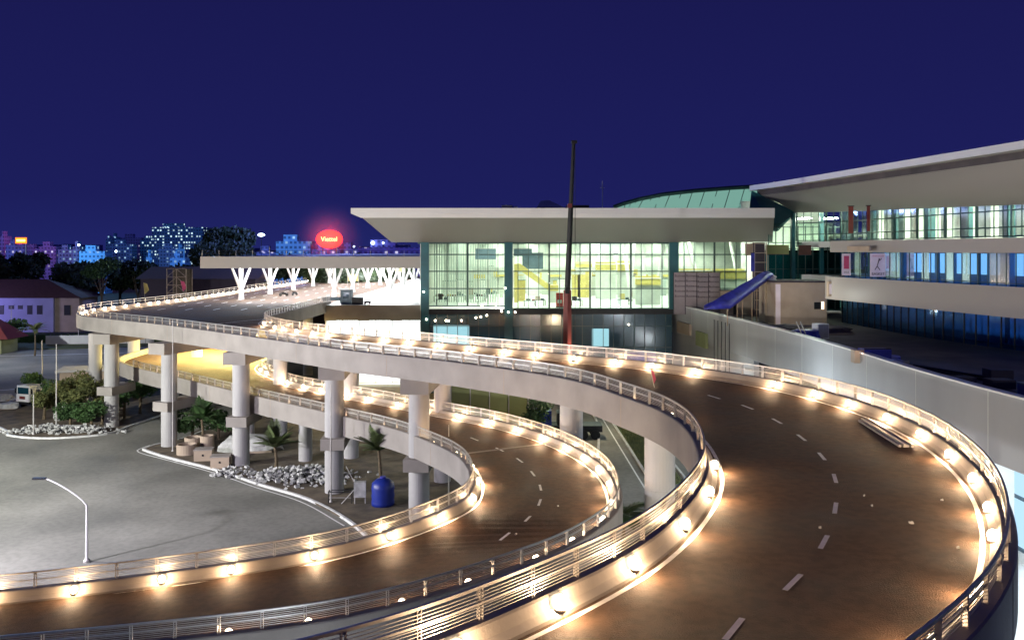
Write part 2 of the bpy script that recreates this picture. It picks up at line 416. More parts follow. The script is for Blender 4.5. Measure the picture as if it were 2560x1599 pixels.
joint(UA, UB, near(UA, (-46,102)), near(UB, (-31,106)), U, ZU)

# lane dashes
def dashes(pts, z, par, L=1.35, wd=.15):
    for i, p in enumerate(pts):
        a = pts[max(0, i-1)]; b = pts[min(len(pts)-1, i+1)]
        MB().obox((p[0], p[1], z+.005), (L, wd, .006), math.atan2(b[1]-a[1], b[0]-a[0])).build('lane_dash', 'stripe', par)
dpx = [(1688,938),(1767,962),(1837,995),(1895,1034),(1943,1078),(1974,1130),(1975,1200),(1948,1280),(1875,1375),(1735,1485)]
dU = [P(a*D, b*D, H-ZU) for a, b in dpx]
dashes(dU+[(3.6,16.6)], ZU, U)
dL = [P(a, b, H-ZL) for a, b in [(1186,1097),(1249,1123),(1299,1150),(1332,1183),(1351,1218),(1349,1255),(1321,1294),(1262,1340)]]
dL += [(-6,41.3),(-10.5,39.8),(-15,39),(-19.5,38.4)]
dashes(dL[:8], ZL, Lr)
for i in range(8, 12):
    MB().obox((dL[i][0], dL[i][1], zl(dL[i][0], 1)+.01), (1.3, .15, .012), .2, ).build('lane_dash', 'stripe', Lr)
# wide departures road markings
for x in (-53.4, -49.2, -45, -40.8, -36.6):
    for k in range(14):
        y = 128+k*8
        MB().box(x-.08, x+.08, y, y+3, ZU+.002, ZU+.008).build('lane_dash', 'stripe', U)
MB().sweep(offs(smooth([(-31.6,112,ZU),(-35,106,ZU),(-36,100,ZU),(-31,95,ZU)], 1), 0, .003), [(-.07,0),(.07,0),(.07,.006),(-.07,.006)]).build('edge_line', 'stripe', U)

# ------------------------------------------------------------------ railings
post_me = None
def post_mesh():
    b = MB()
    for q in (-.05, .05): b.box(q-.012, q+.012, -.05, .05, 0, .72)
    b.box(-.06, .06, -.07, .07, -.0, .02)
    for z in (.36, .66): b.box(-.05, .05, -.02, .02, z, z+.05)
    return b
def railing(label, path, sign, step=1.8, wires=True, maxn=100):
    """path is the rail line, z at the deck; parapet top is .55 above"""
    r = thing('guard_railing', label, 'railing', (0,0,0))
    def ring(c, dz, rad): return [(c-rad, dz-rad), (c+rad, dz-rad), (c+rad, dz+rad), (c-rad, dz+rad)]
    q = .05*sign
    MB().sweep(path, ring(0, .55+.75, .038)).build('top_rail', 'steel', r)
    MB().sweep(path, ring(-q, .55+.40, .026)).build('middle_rail', 'steel', r)
    if wires:
        for k, z in enumerate((.10, .18, .26, .33, .48, .56, .64)):
            MB().sweep(path, ring(-q, .55+z, .009)).build('thin_rail', 'steel', r)
    pts = resample(path, step)
    if len(pts) > maxn: pts = pts[-maxn:]
    first = None
    for i, p in enumerate(pts):
        n = normal(pts, i); rz = math.atan2(-n[0], n[1])
        if first is None:
            first = post_mesh().build('post', 'steel2', r); o = first
        else:
            o = first.copy(); COL.objects.link(o)
        o.location = (p[0], p[1], p[2]+.55); o.rotation_euler.z = rz
    return r
iA = near(UA, (-56,111)); 
railing('long straight steel railing on the far left parapet of the departures road', UA[:iA-12], 1, 3.0, False)
railing('flat-posted steel railing on the near parapet of the upper ramp, round its inside curve', UA[iA-12:], 1, 1.75)
iB = near(UB, (-30,102))
railing('short straight railing beside the gap between departures road and forecourt', UB[nUB:iB-3], -1, 1.2, False)
railing('curved steel railing on the outer parapet of the upper ramp, nearest the terminal glass', UB[iB-3:], -1, 1.75)
jA = near(LA, (-49,110))
railing('steel railing on the near parapet of the lower ramp, behind the round piers', LA[jA:], 1, 1.9)
jB = near(LB, (-33,110))
railing('curved steel railing on the outer parapet of the lower ramp with lamps along its foot', LB[jB:], -1, 1.75)

# ------------------------------------------------------------------ parapet lamps
def lamp_proto(mat, power, col, rad):
    t = thing('parapet_lamp', 'x', 'lamp')
    MB().lathe((0,0,0), [(rad*.25,-.20*1),(rad*.9,-.16),(rad*1.0,-.12)], 12).build('bracket', 'housing', t)
    b = MB(); n = 12; pr = []
    for i in range(9):
        a = -PI/2+PI*i/8; pr.append((max(.004, rad*math.cos(a)), rad*math.sin(a)))
    b.lathe((0,0,.04), pr, n).build('globe', mat, t, smooth=True)
    if power: light('POINT', (0, rad+.10, .10), power, col, t, .06)
    return t
WARM = (1.0, .66, .38)
protoN = lamp_proto('globe', 210, WARM, .17)
protoS = lamp_proto('globe', 150, WARM, .14)
protoF = lamp_proto('globe_far', 130, (1.0, .70, .44), .22)
usedN = usedF = False
usedS = False
def place_lamps(path, u, idx_pts, sign, label, group, far=False, small=False):
    global usedN, usedF, usedS
    for k, q in enumerate(idx_pts):
        i = near(path, q); n = normal(path, i); p = path[i]
        loc = (p[0]+n[0]*u, p[1]+n[1]*u, p[2]+(.26 if small else .33))
        ang = math.atan2(n[1]*(-1 if sign > 0 else 1), n[0]*(-1 if sign > 0 else 1))-PI/2
        if far: o = copy_tree(protoF) if usedF else protoF; usedF = True
        elif small: o = copy_tree(protoS) if usedS else protoS; usedS = True
        else: o = copy_tree(protoN) if usedN else protoN; usedN = True
        setloc(o, loc, ang); tag(o, label.format(ordn(k)), 'lamp', group)
ptsUB = [P(a*D, b*D, hl) for a, b in [(620,764),(645,773),(668,777),(698,782),(738,786),(785,790),(838,795),(903,802),(967,807),(1035,814)]+lampUB_px]
ptsUB = [q for q in ptsUB]
ptsUB[25:25] = []
place_lamps(UB, .40, ptsUB[:-1]+[(15.0,25.6),(12.4,21.8),(9.3,18.6)], -1, '{} lit lamp from the left along the outer parapet of the upper ramp', 'lamps on the upper ramp outer parapet')
ptsA1 = resample(UA[iA-4:], 3.6)
front = [p for p in ptsA1 if p[1] > 37 or False]
near_px = [(1668,1092),(1650,1155),(1590,1228),(1483,1313),(1310,1405),(1070,1495)]
ptsUA = [p for p in front if not (p[1] < 41)] + [P(a*D, b*D, hl) for a, b in near_px]
nfr = sum(1 for q in ptsUA if q not in [P(a*D, b*D, hl) for a, b in near_px])
place_lamps(UA, -.40, ptsUA[:nfr], 1, '{} lit lamp from the left tucked behind the near parapet of the upper ramp', 'lamps on the upper ramp near parapet', small=True)
place_lamps(UA, -.40, ptsUA[nfr:], 1, '{} large lamp inside the near bend of the upper ramp, counted towards us', 'lamps at the near bend of the upper ramp')
ptsDep = resample(UA[:iA-6][::-1], 3.1)[:48]
place_lamps(UA, -.40, ptsDep, 1, '{} lit lamp from the corner along the far edge of the departures road', 'lamps on the departures road parapet', far=True)
ptsLB = [P(a*D, b*D, hll) for a, b in lampLB_px]
place_lamps(LB, .40, ptsLB, -1, '{} lit lamp from the left along the outer parapet of the lower ramp', 'lamps on the lower ramp outer parapet')
lb2 = resample(LB[near(LB, ptsLB[-1]):], 3.8)[1:9]
place_lamps(LB, .40, lb2, -1, '{} lamp after the bend on the outer parapet of the lower ramp', 'lamps past the bend of the lower ramp')
la = resample(LA[jA:], 3.8)
kla = next(i for i, q in enumerate(la) if q[1] < 57)
place_lamps(LA, -.40, la[:kla], 1, '{} lit lamp from the left tucked behind the near parapet of the lower ramp', 'lamps on the lower ramp near parapet', small=True)
place_lamps(LA, -.40, la[kla:34], 1, '{} lit lamp after the tight bend on the inner parapet of the lower ramp', 'lamps on the lower ramp inner parapet')

# ------------------------------------------------------------------ piers and crossbeams
def pier(label, x, y, ztop, r=.85, beam=None, bracket=None, group='round concrete piers under the ramps'):
    t = thing('concrete_pier', label, 'pier', (x, y, 0), group)
    b = MB(); zb = ztop
    b.lathe((0,0,0), [(r*1.02,-.3),(r*1.02,.05),(r,.12),(r,2.2),(r*.992,2.23),(r*.992,2.27),(r,2.3),(r,zb*.6),(r*.992,zb*.6+.03),(r,zb*.6+.07),(r,zb)], 28).build('column', 'conc2', t)
    if beam:
        (x1, y1), L = beam; d = Vector((x1, y1)).normalized(); a = math.atan2(d.y, d.x)
        c = d*(L/2-1.9); m = MB(); m.obox((c.x, c.y, zb+.62), (L, 2.3, 1.24), a)
        m.build('crossbeam', 'conc', t)
    if bracket:
        (x1, y1), L, z0 = bracket; d = Vector((x1, y1)).normalized(); a = math.atan2(d.y, d.x); c = d*(L/2-1.35)
        MB().obox((c.x, c.y, z0+.5), (L, 2.1, 1.0), a).build('bracket', 'conc', t)
    return t
ZC = ZU-1.25-1.25
nrm = {}
piers = [(-49.7,105.5,'beneath the far left corner of the upper ramp'), (-38.4,95.2,'second from the left of the front row, at the island tip'),
         (-27.7,86.9,'middle of the front row, behind the concrete rings'), (-16.1,77.0,'fourth of the front row, beside the white rubble heap'), (-7.6,69.5,'nearest of the front row, right of the blue tank')]
fars = [(-46,124),(-31.5,112),(-27,99),(-17,89.8),(-6.6,80.6)]
piers[0] = (-49.7,105.5,'at the far left, under the corner of the upper ramp')
for (x, y, l), (fx, fy) in zip(piers, fars):
    d = (fx-x, fy-y); L = math.hypot(*d)
    pier('concrete pier '+l, x, y, ZC, .85, (d, L+2.9), (d, 4.6, ZL-1.25-1.03))
    pier('round back-row pier beyond the '+{-49.7:'leftmost',-38.4:'second',-27.7:'middle',-16.1:'fourth',-7.6:'nearest'}[x]+' front pier', fx, fy, ZC, .8)
for x, y, l in [(-57.6,117.5,'at the outer corner of the upper ramp, standing alone in the road'), (-57.4,129,'yellow-lit under the far bend, left one'), (-53,140,'yellow-lit under the far bend, right one'),
                (4.9,70.2,'beneath the wide curve, left of the frontage road'), (9.25,53.2,'beneath the wide curve, right beside the frontage road'),
                (-36,150,'far back under the departures road'), (-56,165,'far back under the left edge of the departures road'),
                (14.2,36,'hidden under the right side of the wide curve'), (8.6,22,'hidden under the near end of the wide curve')]:
    pier('round concrete pier '+l, x, y, ZC+.02 if x not in (4.9, 9.25) else ZU-1.15, .85 if x < 4 else .95)
for x, y, l in [(2.2,56,'near the palm by the bend'),(-20,38.2,'under the descending end'),(-31,100,'short one under the left stretch'),(-47,118,'short one under the leftmost stretch')]:
    pier('short round pier carrying the lower ramp '+l, x, y, (ZL if x > -20 or y > 60 else zl(x, 1))-1.15, .7, group='short piers under the lower ramp')
pier('short round pier carrying the lower ramp left of the bend, standing in the dirt', -21.5, 88.5, ZL-1.15, .7, group='short piers under the lower ramp')

# ------------------------------------------------------------------ departures deck + canopy
XD0, XD1, YD = -30.6, -14.2, 138.6
dk = MB().box(XD0, XD1, YD, 290, ZU-2.5, ZU+.0); tag(dk.build('forecourt_deck', 'conc'), kind='structure')
tag(MB().box(XD0+.1, XD1-.1, YD+.35, 290, ZU+.003, ZU+.02).build('forecourt_paving', 'floorin'), kind='structure')
cn = thing('entrance_canopy', 'long flat beige canopy over the departures forecourt on white V columns', 'canopy', (-34, 200, 0))
def B(*a): return MB().box(a[0]+34, a[1]+34, a[2]-200, a[3]-200, a[4], a[5])
Zc0, Zc1 = 18.9, 20.9
B(-53.2, -15.4, 145, 146, Zc0, Zc1).build('fascia', 'eave', cn)
B(-53.2, -52.4, 146, 275, Zc0, Zc1).build('fascia', 'eave', cn)
B(-52.4, -15.4, 146, 275, Zc0+.9, Zc1-.1).build('roof_slab', 'ceil', cn)
m = MB()
for k in range(37): m.box(-52+k+34, -52+k+.12+34, 146-200, 275-200, Zc0+.55, Zc0+.9)
m.build('soffit_fins', 'white', cn)
for k in range(7):
    for x in (-47, -39.5, -32, -24.5):
        B(x, x+1.6, 149+k*17, 155+k*17, Zc0+.42, Zc0+.50).build('ceiling_light', 'canopyl', cn)
rl = MB()
for z in (.55, 1.0): rl.tube((-53+34, 145.4-200, Zc1+z), (-15.5+34, 145.4-200, Zc1+z), .03, 6)
rl.build('roof_rail', 'dark', cn)
for k in range(14):
    MB().tube((-53+k*2.88+34, 145.4-200, Zc1), (-53+k*2.88+34, 145.4-200, Zc1+(1.05 if k not in (4, 8) else 1.7)), .04, 6).build('rail_post', 'steel2', cn)
B(-15.3, -14.95, 144.9, 145.3, ZU-2.5, Zc1+.6).build('end_post', 'white', cn)

def vcol():
    t = thing('v_column', 'x', 'column')
    MB().lathe((0,0,0), [(.55,0),(.5,.4),(.36,1.5),(.33,2.2)], 16).build('stem', 'white', t)
    for s in (-1, 1):
        MB().tube((0,0,1.6), (s*1.65, 0, 5.9), .30, 12, .22).build('arm', 'white', t)
        MB().tube((0,0,1.6), (0, s*1.65, 5.9), .30, 12, .22).build('arm', 'white', t)
    return t
vp = None
for r_, (x, ys, nm) in enumerate([(-49.4, [155,173.5,192,211,230,249], 'roadside'), (-34.3, [164,183,202,221,240,259], 'middle'), (-22.5, [157,176,195,214,233], 'wall-side')]):
    for i, y in enumerate(ys):
        o = vp if vp is None else copy_tree(vp)
        if vp is None: vp = vcol(); o = vp
        setloc(o, (x, y, ZU+.02), .15); tag(o, f'{ordn(i)} white V-shaped column of the {nm} row under the entrance canopy, counted from the ramp', 'column', 'white V columns of the canopy')
# ground floor hall below the forecourt, brightly lit
gh = thing('arrivals_hall', 'brilliantly lit white ground-floor hall beneath the forecourt deck', 'hall', (-22, 150, 0))
MB().box(-9, 8, 16, 16.3, 0, 10.2).build('back_wall', 'white', gh)
MB().box(-9.2, -9, -8, 16.3, 0, 10.2).build('side_wall', 'white', gh)
MB().box(-9, 8, -11, 16, .01, .06).build('floor', 'white', gh)
m = MB()
for k in range(7): m.box(-8.8+k*2.75, -8.7+k*2.75, -9.6, -9.5, 0, 10.4)
m.box(-9, 8, -9.62, -9.48, 4.1, 4.3); m.box(-9, 8, -9.62, -9.48, 7, 7.12)
m.build('window_frame', 'steel2', gh)
for k in range(3):
    MB().box(-7.5+k*5.5, -4+k*5.5, -7, 12, 10.1, 10.2).build('ceiling_light', 'stripwhite', gh)
MB().box(-8, -6.5, 2, 4, .06, 3).build('door', 'slate', gh)
# floor clutter in the forecourt
t_ = thing('kiosk', 'dark grey square kiosk at the edge of the white forecourt', 'kiosk', (-27.6, 142, ZU+.02))
MB().box(-.9,.9,-.8,.8,0,2.3).build('cabin', 'slate', t_); MB().box(-1,1,-.9,.9,2.3,2.42).build('roof', 'dark', t_); MB().box(-.5,.5,-.83,-.8,.9,1.9).build('window', 'glassd', t_)
t_ = thing('crate', 'low dark crate beside the kiosk on the forecourt', 'crate', (-25.6, 141.2, ZU+.02))
MB().box(-.9,.9,-.5,.5,0,1.1).build('body', 'dark', t_); MB().box(-.95,.95,-.55,.55,1.1,1.18).build('lid', 'slate', t_)
t_ = thing('hand_trolley', 'small hand trolley with upright handle beside the crate', 'trolley', (-24, 141.2, ZU+.02))
MB().box(-.5,.5,-.3,.3,.2,.55).build('bed', 'dark', t_)
hb = MB(); hb.tube((.5,-.28,.3),(.62,-.28,1.3),.04,6); hb.tube((.5,.28,.3),(.62,.28,1.3),.04,6); hb.tube((.62,-.28,1.3),(.62,.28,1.3),.04,6); hb.build('handle', 'dark', t_)
for sx in (-.4,.4):
    MB().tube((sx,-.34,.12),(sx,.34,.12),.12,10).build('wheel', 'black', t_)
t_ = thing('barrier', 'low white and grey barrier at the tip of the forecourt', 'barrier', (-30.6, 144.5, ZU+.02))
MB().box(-1.6,1.6,-.1,.1,.4,1).build('panel', 'slate', t_)
for sx in (-1.4, 1.4): MB().box(sx-.05,sx+.05,-.25,.25,0,1.05).build('leg', 'dark', t_)
def moto(x, y, rz, label):
    t = thing('motorbike', label, 'motorbike', (x, y, ZU), 'motorbikes on the departures road', rz)
    for sx in (-.62,.62):
        MB().tube((sx,-.05,.29),(sx,.05,.29),.29,14).build('wheel', 'black', t)
    MB().obox((0,0,.5),(.8,.26,.34)).build('body', 'dark', t); MB().obox((-.25,0,.75),(.7,.26,.12)).build('seat', 'black', t)
    b = MB(); b.tube((.62,0,.3),(.42,0,1.0),.03,6); b.tube((.42,-.3,1.02),(.42,.3,1.02),.02,6); b.build('handlebar', 'steel2', t)
moto(-44.6,166,.5,'motorbike parked under the canopy, left of the two'); moto(-43.2,169,1.2,'motorbike parked under the canopy, right of the two')
# yellow boards under canopy
for x, y, zz, l in [(-40.2,215,ZU+1.2,'yellow glowing board standing between the V columns'),(-31,236,ZU+3,'small yellow hanging board under the far canopy')]:
    t_ = thing('notice_board', l, 'board', (x, y, zz)); MB().box(-1.3,1.3,-.05,.05,0,1.7).build('panel', 'yellow', t_); MB().box(-1.4,-1.3,-.07,.07,-1.2,1.8).build('post', 'steel2', t_); MB().box(1.3,1.4,-.07,.07,-1.2,1.8).build('post', 'steel2', t_)

# ------------------------------------------------------------------ terminal building, left hall
TY = 130.0; X0, X1, X2 = -13.8, 24.6, 36.4
tb = thing('terminal_building', 'glass-fronted terminal hall with a deep slanted beige eave and bright interior', 'building', (0, TY, 0))
def T(*a): return MB().box(a[0], a[1], a[2]-TY, a[3]-TY, a[4], a[5])
ZT0, ZT1 = ZU, 23.2
T(X0, 40, TY+.4, 175, ZU-.5, ZU).build('floor', 'floorin', tb)
T(X0-.3, 66, 175, 175.3, ZU, 27.5).build('back_wall', 'wallin', tb)
T(X0-.3, X0, TY+.5, 175, 0, 27.5).build('side_wall', 'wallin', tb)
T(X0, 40, TY+1, 175, 24.3, 24.6).build('ceiling', 'ceil', tb)
T(40, 66, 141, 175, 24.3, 24.6).build('ceiling', 'ceil', tb); T(40, 66, 141, 175, ZU-.5, ZU).build('floor', 'floorin', tb)
m = MB()
for k in range(46): m.box(X0+.4+k*1.15, X0+.52+k*1.15, 2, 44, 23.9, 24.3)
m.build('ceiling_baffles', 'white', tb)
for x in (-10, -3.5, 3, 9.5, 16, 22.5, 29, 35):
    for y in (134, 146, 158, 168):
        T(x, x+1.5, y, y+5, 24.18, 24.27).build('ceiling_light', 'stripin', tb)
m = MB()
for k in range(26): m.box(X0+.3+k*.42, X0+.5+k*.42, 17, 17.35, ZU, 23.8)
m.build('ribbed_screen', 'panelin', tb)
# eave: slanted soffit with thin bright edge
def PYl(nx, ny, Y): return PY(nx, ny, Y)
YE = 118.0; zt = H+105*YE/F
ef = MB()
xl, xr = PY(877,520,YE)[0], PY(1937,520,YE)[0]
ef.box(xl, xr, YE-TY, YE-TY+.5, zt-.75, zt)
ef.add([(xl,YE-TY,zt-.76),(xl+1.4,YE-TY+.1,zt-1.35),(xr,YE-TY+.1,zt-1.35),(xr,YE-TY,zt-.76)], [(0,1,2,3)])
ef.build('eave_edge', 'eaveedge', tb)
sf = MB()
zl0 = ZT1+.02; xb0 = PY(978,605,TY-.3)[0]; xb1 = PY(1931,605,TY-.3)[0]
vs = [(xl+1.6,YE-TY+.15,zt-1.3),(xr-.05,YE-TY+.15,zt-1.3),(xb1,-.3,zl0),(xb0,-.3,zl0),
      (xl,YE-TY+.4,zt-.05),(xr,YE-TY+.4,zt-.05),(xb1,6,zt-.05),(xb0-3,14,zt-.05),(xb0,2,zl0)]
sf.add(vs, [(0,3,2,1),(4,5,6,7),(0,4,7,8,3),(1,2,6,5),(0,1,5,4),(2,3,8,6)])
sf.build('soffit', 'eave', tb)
T(X0-2, 42, TY+2, 178, 27.4, zt-.1).build('roof', 'dark', tb)
T(X0-.6, X1, TY-.3, TY+.25, ZT1-.25, ZT1).build('head_frame', 'mull', tb)
# curtain wall bays
def nx2x(nx, Y=TY): return (nx-CX)*Y/F
def zz(ny, Y=TY): return H-(ny-HZ)*Y/F
def bay(x0, x1, z0, z1, vs, hs, thick=(), gm='glass'):
    f = MB()
    for v in vs:
        w_ = .13 if v in thick else .05
        f.box(nx2x(v)-w_, nx2x(v)+w_, -.12, .1, z0, z1)
    for h_ in hs: f.box(x0, x1, -.09, .07, zz(h_)-.08, zz(h_)+.08)
    f.box(x0, x1, -.1, .1, z0, z0+.16)
    wd = f.build('window_frame', 'mull', tb)
    MB().box(x0, x1, -.02, .0, z0, z1).build('glass', gm, wd)
hs = (636, 678, 721)
bay(nx2x(1073), nx2x(1261), zz(766), ZT1, [1092,1118,1143,1169,1195,1220,1245], hs, (1169,))
bay(nx2x(1283), nx2x(1683), zz(772), ZT1, [1295,1321,1347,1373,1399,1424,1450,1475,1501,1526,1552,1577,1603,1630,1655,1680], hs, (1373,1475,1577))
bay(nx2x(1697), nx2x(1868), zz(772), ZT1, [1710,1735,1760,1786,1812,1840,1866], hs, (1786,))
for a, b in ((1053,1073),(1261,1282),(1672,1695)):
    MB().box(nx2x(a), nx2x(b), -.6, .35, 0 if a < 1600 else ZU, ZT1).build('teal_pier', 'teal', tb)
T(X0+.3, X1, TY-.35, TY+.3, zz(785), zz(772)).build('sill_band', 'dark', tb)
# lower dark glass with pale lit openings
lo = MB()
for v in list(range(1092, 1680, 26)): lo.box(nx2x(v)-.045, nx2x(v)+.045, -.12, .05, 0, zz(785))
for h_ in (815, 868, 915): lo.box(X0, X1, -.1, .04, zz(h_)-.05, zz(h_)+.05)
lf = lo.build('lower_frame', 'mull', tb)
for a, b, z0, z1 in ((1053,1083,0,zz(785)),(1173,1480,0,zz(785)),(1523,1680,0,zz(785)),(1083,1173,zz(813),zz(785)),(1480,1523,zz(821),zz(785)),(1083,1173,0,zz(872)),(1480,1523,0,zz(866))):
    MB().box(nx2x(a), nx2x(b), .06, .2, z0, z1).build('dark_glass', 'glassd', tb)
for a, b, y0, y1 in ((1083,1173,813,872),(1480,1523,821,866)):
    MB().box(nx2x(a), nx2x(b), .5, .6, zz(y1), zz(y0)).build('lit_window', 'bluewin', tb)
    MB().box(nx2x(a), nx2x(b), .06, .08, zz(y1), zz(y0)).build('window_pane', 'glass', tb)
# interior objects
def zin(ny, Y): return H-(ny-HZ)*Y/F
for i, (nx, lean, Y) in enumerate([(1568,.6,150),(1580,-.4,160),(1650,-.8,146),(1738,1.4,140),(1500,.3,165),(1610,.2,168),(1450,.2,168),(1840,1.0,150)]):
    x = nx2x(nx, Y)
    t_ = thing('interior_column', f'{ordn(i)} slender white slanted column inside the glazed hall', 'column', (x, Y, ZU), 'slanted white columns inside the hall')
    MB().tube((lean,0,0), (-lean,0,11), .28, 12, .38).build('shaft', 'white', t_); MB().lathe((lean,0,0), [(.5,0),(.42,.3)], 12).build('base', 'steel2', t_)
for i, (a, b, y0, y1, Y, l) in enumerate([(1590,1652,690,712,140,'wide yellow service counter at the right end of the second bay'),(1698,1780,672,692,136,'yellow service counter in the third bay, left'),(1785,1866,672,697,136,'yellow service counter in the third bay, right'),(1490,1540,655,675,158,'small yellow kiosk block deep in the hall'),(1545,1575,652,680,160,'narrow yellow kiosk block deep in the hall'),(1440,1480,655,668,165,'yellow panel above the far desks')]):
    t_ = thing('service_counter', l, 'counter', (nx2x((a+b)/2, Y), Y, zin(y1, Y)))
    hw = (b-a)*Y/F/2; hh = (y1-y0)*Y/F
    MB().box(-hw, hw, 0, 1.2, 0, hh*.7).build('desk', 'yellow', t_); MB().box(-hw-.1, hw+.1, -.1, 1.4, hh*.7, hh*.78).build('top', 'white', t_)
    MB().box(-hw, hw, 1, 1.3, hh*.8, hh).build('sign_panel', 'yellow', t_)
    MB().box(-hw, hw, .3, 1.1, -(zin(y1, Y)-ZU), -.02).build('base', 'wallin', t_)
t_ = thing('escalator', 'yellow wrapped escalator rising to the left behind the second bay', 'escalator', (nx2x(1300,146), 146, ZU))
b = MB(); L_ = 6.5
b.add([(-1,0,6.6),(0,0,6.7),(5.2,0,3.0),(6.6,0,3.0),(6.6,0,2.0),(5.0,0,2.0),(-.2,0,5.6),(-1,0,5.6)]+[(-1,1.6,6.6),(0,1.6,6.7),(5.2,1.6,3.0),(6.6,1.6,3.0),(6.6,1.6,2.0),(5.0,1.6,2.0),(-.2,1.6,5.6),(-1,1.6,5.6)],
      [(0,1,2,3,4,5,6,7),(15,14,13,12,11,10,9,8)]+[(i, i+8, (i+1) % 8+8, (i+1) % 8) for i in range(8)])
b.build('balustrade', 'yellow', t_); MB().box(-1,-.4,.2,1.4,0,5.6).build('support', 'yellow', t_); MB().box(4.9,6.4,.2,1.4,0,2.0).build('support', 'wallin', t_)
for a, b_, y0, y1, Y, l in [(1188,1240,622,648,142,'dark grey hanging display panel in the first bay'),(1284,1330,622,640,146,'small slate display panel beside the teal pier'),(1306,1358,632,672,146.5,'large slate display panel high in the second bay')]:
    t_ = thing('hanging_screen', l, 'display', (nx2x((a+b_)/2, Y), Y, zin(y1, Y))); hw = (b_-a)*Y/F/2; hh = (y1-y0)*Y/F
    MB().box(-hw,hw,0,.15,0,hh).build('screen', 'slate', t_); MB().box(-hw-.06,hw+.06,-.05,.2,hh,hh+.12).build('frame', 'steel2', t_)
    for s in (-.7,.7): MB().tube((hw*s,.08,hh),(hw*s,.08,24.2-zin(y1, Y)),.03,6).build('hanger', 'steel2', t_)
t_ = thing('display_stand', 'red standing display box beside the crane boom inside the hall', 'display', (nx2x(1399,133.5),133.5,ZU)); MB().box(-.55,.55,-.2,.2,.15,2.3).build('case', 'redcase', t_); MB().box(-.35,.35,-.23,-.2,.7,1.2).build('label_plate', 'white', t_); MB().box(-.6,.6,-.3,.3,0,.15).build('base', 'dark', t_)
for i, (nx, ny, Y) in enumerate([(1325,742,136),(1348,740,138),(1105,745,140),(1128,700,150),(1150,690,152),(1182,690,156),(1198,690,150),(1230,668,164),(1225,688,158),(1098,690,150),(1440,745,137),(1560,745,140),(1620,742,142)]):
    z = ZU; t_ = thing('work_table', f'{ordn(i)} cluttered site table with tools and boxes on the hall floor', 'table', (nx2x(nx, Y), Y, ZU), 'site tables inside the hall', random.uniform(-.5,.5))
    MB().box(-1,1,-.5,.5,.85,.92).build('table_top', 'dark' if i % 2 else 'slate', t_)
    for sx in (-.9,.9):
        for sy in (-.4,.4): MB().box(sx-.04,sx+.04,sy-.04,sy+.04,0,.85).build('leg', 'dark', t_)
    MB().box(-.6,.1,-.3,.3,.92,1.25+.3*(i % 3)).build('box', ['mull','beige','dark','yellow'][i % 4], t_)
    MB().box(.3,.8,-.2,.3,.92,1.2).build('box', ['red','slate','mull'][i % 3], t_)
for i in range(22):
    Y = random.choice((150,156,162,168,172)); nx = 1100+i*26+random.uniform(-6,6); x = nx2x(nx, Y)
    if i % 3 == 0: hgt = random.uniform(1.5,4.5); mt = random.choice(['white','ceil','panelin','beige'])
    else: mt = random.choice(['white','wallin','ceil','yellow','white']); hgt = random.uniform(2.5,9.5)
    t_ = thing('partition_screen', f'{ordn(i)} upright screen from the left deep inside the glazed hall', 'screen', (x, Y, ZU), 'partition screens inside the hall')
    w_ = random.uniform(.25,1.6) if hgt < 5 else random.uniform(.12,.45)
    MB().box(-w_,w_,-.1,.1,0,hgt).build('panel', mt, t_); MB().box(-w_-.05,w_+.05,-.14,.14,hgt,hgt+.1).build('cap', 'mull', t_)
m = MB(); m2 = MB()
for k in range(24):
    x = -13+k*2.2; m.box(x, x+.14, 44.6, 44.9, ZU, 24)
for z in (15.8,18.4,21): m.box(X0, 64, 44.55, 44.75, z, z+.12)
m.build('wall_rib', 'panelin', tb)
for k in range(12):
    x = -8+k*3.9; m2.box(x, x+2.6, 44.5, 44.62, 16.2+.3*(k % 3), 17.4+.3*(k % 3))
m2.build('yellow_frieze', 'yellow', tb)
for k in range(5): T(X0+2+k*9, X0+9.6+k*9, 160, 160.4, 17.4, 18.0).build('bridge_beam', 'ceil', tb)
# small warm lights strung along the front of the dark band
sl = [(1059,729),(1066,798),(1088,801),(1115,801),(1121,802),(1154,801),(1205,763),(1240,768),(1253,772),(1254,778),(1271,780),(1288,780),(1263,720),(1190,794),(1202,792),(1217,788),(1572,811)]
for i, (a, b_) in enumerate(sl):
    p = PY(a, b_, 129.2); t_ = thing('wall_light', f'{ordn(i)} tiny warm bulb from the left on the dark glass band', 'lamp', p, 'tiny bulbs on the dark glass')
    MB().lathe((0,0,0), [(.01,-.14),(.11,-.09),(.14,0),(.11,.09),(.01,.14)], 8).build('bulb', 'globe_far', t_); MB().box(-.02,.02,0,.5,-.02,.02).build('arm', 'dark', t_)
# roof lantern
ln = thing('glass_roof_lantern', 'green-tinted glazed roof rising behind the flat eave', 'skylight', (0, 150, 27.5))
def lp(nx, ny, Y): p = PY(nx, ny, Y); return (p[0], p[1]-150, p[2]-27.5)
top = [(1534,514),(1560,505),(1600,494),(1660,482),(1740,473),(1830,466),(1936,460)]
g1 = MB(); fr = MB(); vs = []
for a, b_ in top:
    vs.append(lp(a-2 if a < 1600 else a-18, 519+14, 150)); vs.append(lp(a, b_+8, 158))
g1.add(vs, [(2*i, 2*i+2, 2*i+3, 2*i+1) for i in range(len(top)-1)])
gg = g1.build('glass', 'lantern', ln)
tt = [lp(a, b_+4, 157.9) for a, b_ in top]
for i in range(len(tt)-1): fr.tube(tt[i], tt[i+1], .42, 6)
for i in range(18):
    s = i/17*(len(top)-1); k = min(int(s), len(top)-2); f_ = s-k
    a = Vector(vs[2*k]).lerp(Vector(vs[2*k+2]), f_); c = Vector(vs[2*k+1]).lerp(Vector(vs[2*k+3]), f_)
    fr.tube(a, c, .09, 5)
